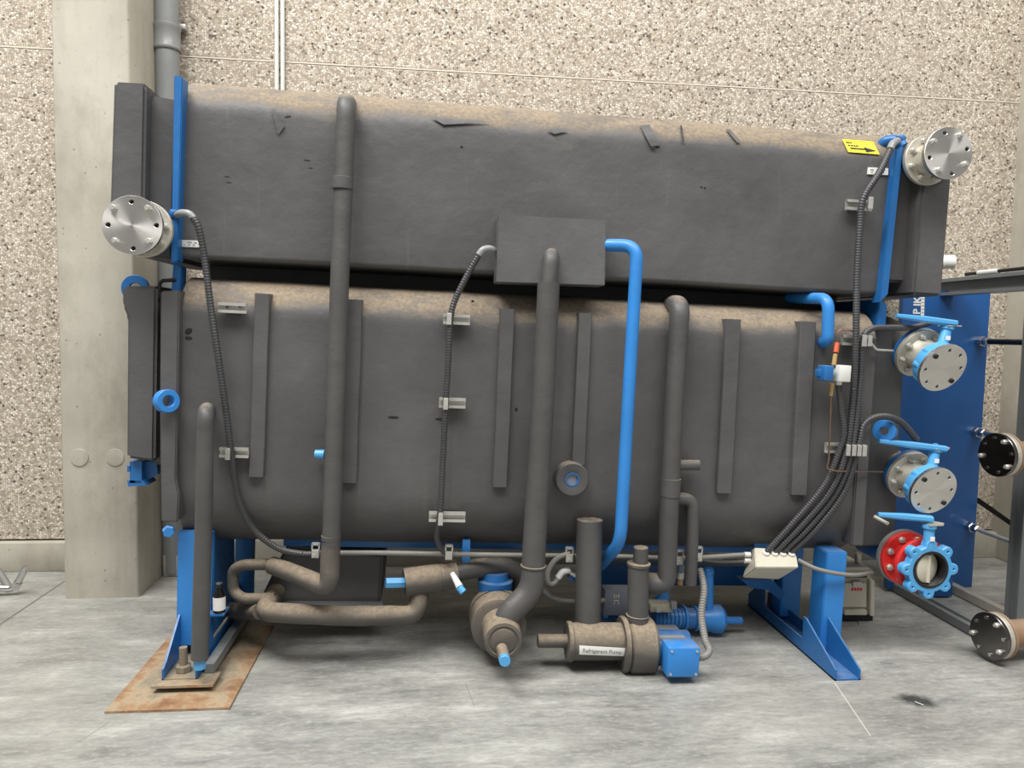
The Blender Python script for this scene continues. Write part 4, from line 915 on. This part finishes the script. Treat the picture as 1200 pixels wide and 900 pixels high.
# plate heat exchanger frame
hx = thing('plate_heat_exchanger', 'tall flat deep blue heat exchanger plate with tie rods and grey guide bars', 'heat exchanger', (3.05, 4.2, 0))
HX0, HX1, HY = 2.775, 3.335, 4.18
b = MB(); b.box(((HX0+HX1)/2, HY+.02, .93), (HX1-HX0, .04, 1.82), bev=.004); pl = finish('frame_plate', b, 'blue_hx', hx)
for py0, py1, y_ in ((0, 0, 0),):
    c = P(1075, 358, HY-.001)
    rot = Matrix.Rotation(pi/2, 4, 'Y')
    m4 = Matrix(((0, -1, 0, 0), (0, 0, -1, 0), (1, 0, 0, 0), (0, 0, 0, 1))); m4.translation = V((c.x, HY-.001, c.z))
    lab(text('P IK', .062, m4, pl, 'label', sx=1.0), 'white upright lettering')
decal('white_panel', [(1079.5, 347), (1083.5, 347), (1083, 370), (1079, 370)], HY-.002, 'label', pl, .002)
for k in range(5):
    decal('print_mark', [(1080, 350+k*4), (1083, 350+k*4), (1083, 350.7+k*4), (1080, 350.7+k*4)], HY-.003, 'ink_grey', pl, .001)
GX = 3.05
b = MB(); zt = P(1110, 334, HY).z
b.box((GX, 3.95, zt+.025), (.075, 2.1, .02)); b.box((GX+.015, 3.95, zt-.01), (.012, 2.1, .09)); b.box((GX, 3.95, zt-.055), (.09, 2.1, .018)); finish('guide_bar', b, 'dark_steel', hx, smooth=False)
b = MB(); q = P(1168, 314, 3.9); b.cyl((GX-.02, q.y, zt+.05), (GX-.02, 3.75, zt+.05), .014, 12); lab(finish('bar_end', b, 'white', hx), 'white tube end')
b = MB(); b.cyl((GX-.02, 4.0, zt+.05), (GX-.02, 3.0, zt+.05), .010, 12); finish('guide_rod', b, 'black', hx)
for (px, py, mt, L_) in ((1148, 400, 'black', .9), (1143, 506, 'chrome', .25), (1136, 617, 'steel', .9)):
    p = P(px, py, HY); tr = MB(); tr.cyl(p, p-V((0, L_, 0)), .013 if mt != 'black' else .017, 14)
    if L_ < .5: tr = MB(); tr.cyl(p, p-V((0, L_, 0)), .016, 14)
    ro = finish('tie_rod', tr, mt, hx)
    n_ = MB(); nut(n_, p, (0, -1, 0), .032, .035); n_.cyl(p-V((0, .035, 0)), p-V((0, .05, 0)), .024, 14); nut(n_, p-V((0, .055, 0)), (0, -1, 0), .026, .025); finish('nut', n_, 'chrome', ro)
p = G(1184, 735); SX = p.x
b = MB(); b.box((SX+.03, p.y, .93), (.012, .08, 1.86)); b.box((SX+.03, p.y-.04, .93), (.07, .01, 1.86)); b.box((SX+.03, p.y+.04, .93), (.07, .01, 1.86)); finish('support_column', b, 'dark_steel', hx, smooth=False)
b = MB(); b.prism([P(1148, 584, 4.3), P(1189, 613, 4.0), P(1189, 618, 4.0), P(1148, 590, 4.3)], (0, .03, 0)); finish('diagonal_brace', b, 'black', hx, smooth=False)
b = MB(); b.box((3.19, 3.95, .03), (.05, 1.1, .05), bev=.003); lab(finish('base_rail', b, 'stain', hx), 'bright steel base rail')
b = MB(); b.box((2.86, 3.82, .03), (.09, .9, .05), bev=.003); b.box((2.86, 3.82, .06), (.03, .9, .02)); finish('base_rail', b, 'dark_steel', hx, smooth=False)
b = MB(); b.box((2.99, 4.12, .06), (.25, .12, .1), bev=.004); lab(finish('foot', b, 'blue_hx', hx), 'blue foot')
b = MB(); q = P(1104, 307, 4.6); b.cyl(q, q+V((.07, -.02, 0)), .045, 20, .004); b.cyl(q-V((.16, 0, 0)), q, .038, 20); b.cyl(q-V((.16, 0, 0)), q+V((-.16, WY+.01-q.y, 0)), .038, 20)
tag(finish('pipe_stub', b, 'white'), 'white pipe end poking out behind the upper right end box', 'pipe')
# brown pipes with dark polished blanks
def brown(px, py, Y, r, label, z=None):
    c = P(px, py, Y); root = thing('capped_pipe', label, 'pipe', c, 'brown pipes with dark blanks'); ax = V((-1, -.12, 0)).normalized()
    blank(root, c, ax, r, mat='turned_dark', nh=8, ph=.2, th=.018, bolts=(1, 4, 7), hr=.05)
    F4 = frame(c, ax)
    for k in (0, 2, 3, 5, 6):
        t_ = .2+2*pi*k/8; p = F4 @ V((r*.8*cos(t_), r*.8*sin(t_), .01)); m = MB(); m.cyl(p-ax*.03, p+ax*.004, .009, 10); finish('stud', m, 'chrome', root)
    flangering(root, c-ax*.026, ax, r*.99, .024, 'stain', bolts=False, name='steel_flange'); flangering(root, c-ax*.05, ax, r*.99, .014, 'brown', bolts=False, name='brown_flange')
    m = MB(); m.lathe(c-ax*.05, -ax, [(0, r*.72), (.05, r*.62), (.12, r*.6), (.9, r*.6)], 30); finish('pipe', m, 'brown', root); return root
brown(1169, 533, 3.42, .108, 'brown pipe with dark blank halfway up the right edge')
brown(1160, 745, 3.22, .108, 'brown pipe with dark blank close to the floor at the right edge')
# chrome leg of something standing left of the frame, with a hose
sf = thing('chrome_fitting', 'bright bent chrome pipe fitting on the floor at the left edge', 'fitting', G(18, 690))
zf = G(18, 690); Yf = zf.y
m = MB(); pts = fillet([P(31, 664, Yf-.1), P(17, 690, Yf-.1), P(-6, 689, Yf-.12)], .04); m.tube(pts, .019, 16); finish('bent_tube', m, 'chrome', sf)
m = MB(); a, b_ = P(21.5, 682, Yf-.1), P(17, 690, Yf-.1); m.cyl(a, b_, .026, 6); finish('union_nut', m, 'chrome', sf)
m = MB(); m.tube(fillet([P(10, 688, Yf-.05), P(0, 672, Yf-.02), P(-14, 655, Yf)], .05), .02, 14); lab(finish('hose', m, 'cable', sf), 'grey hose')
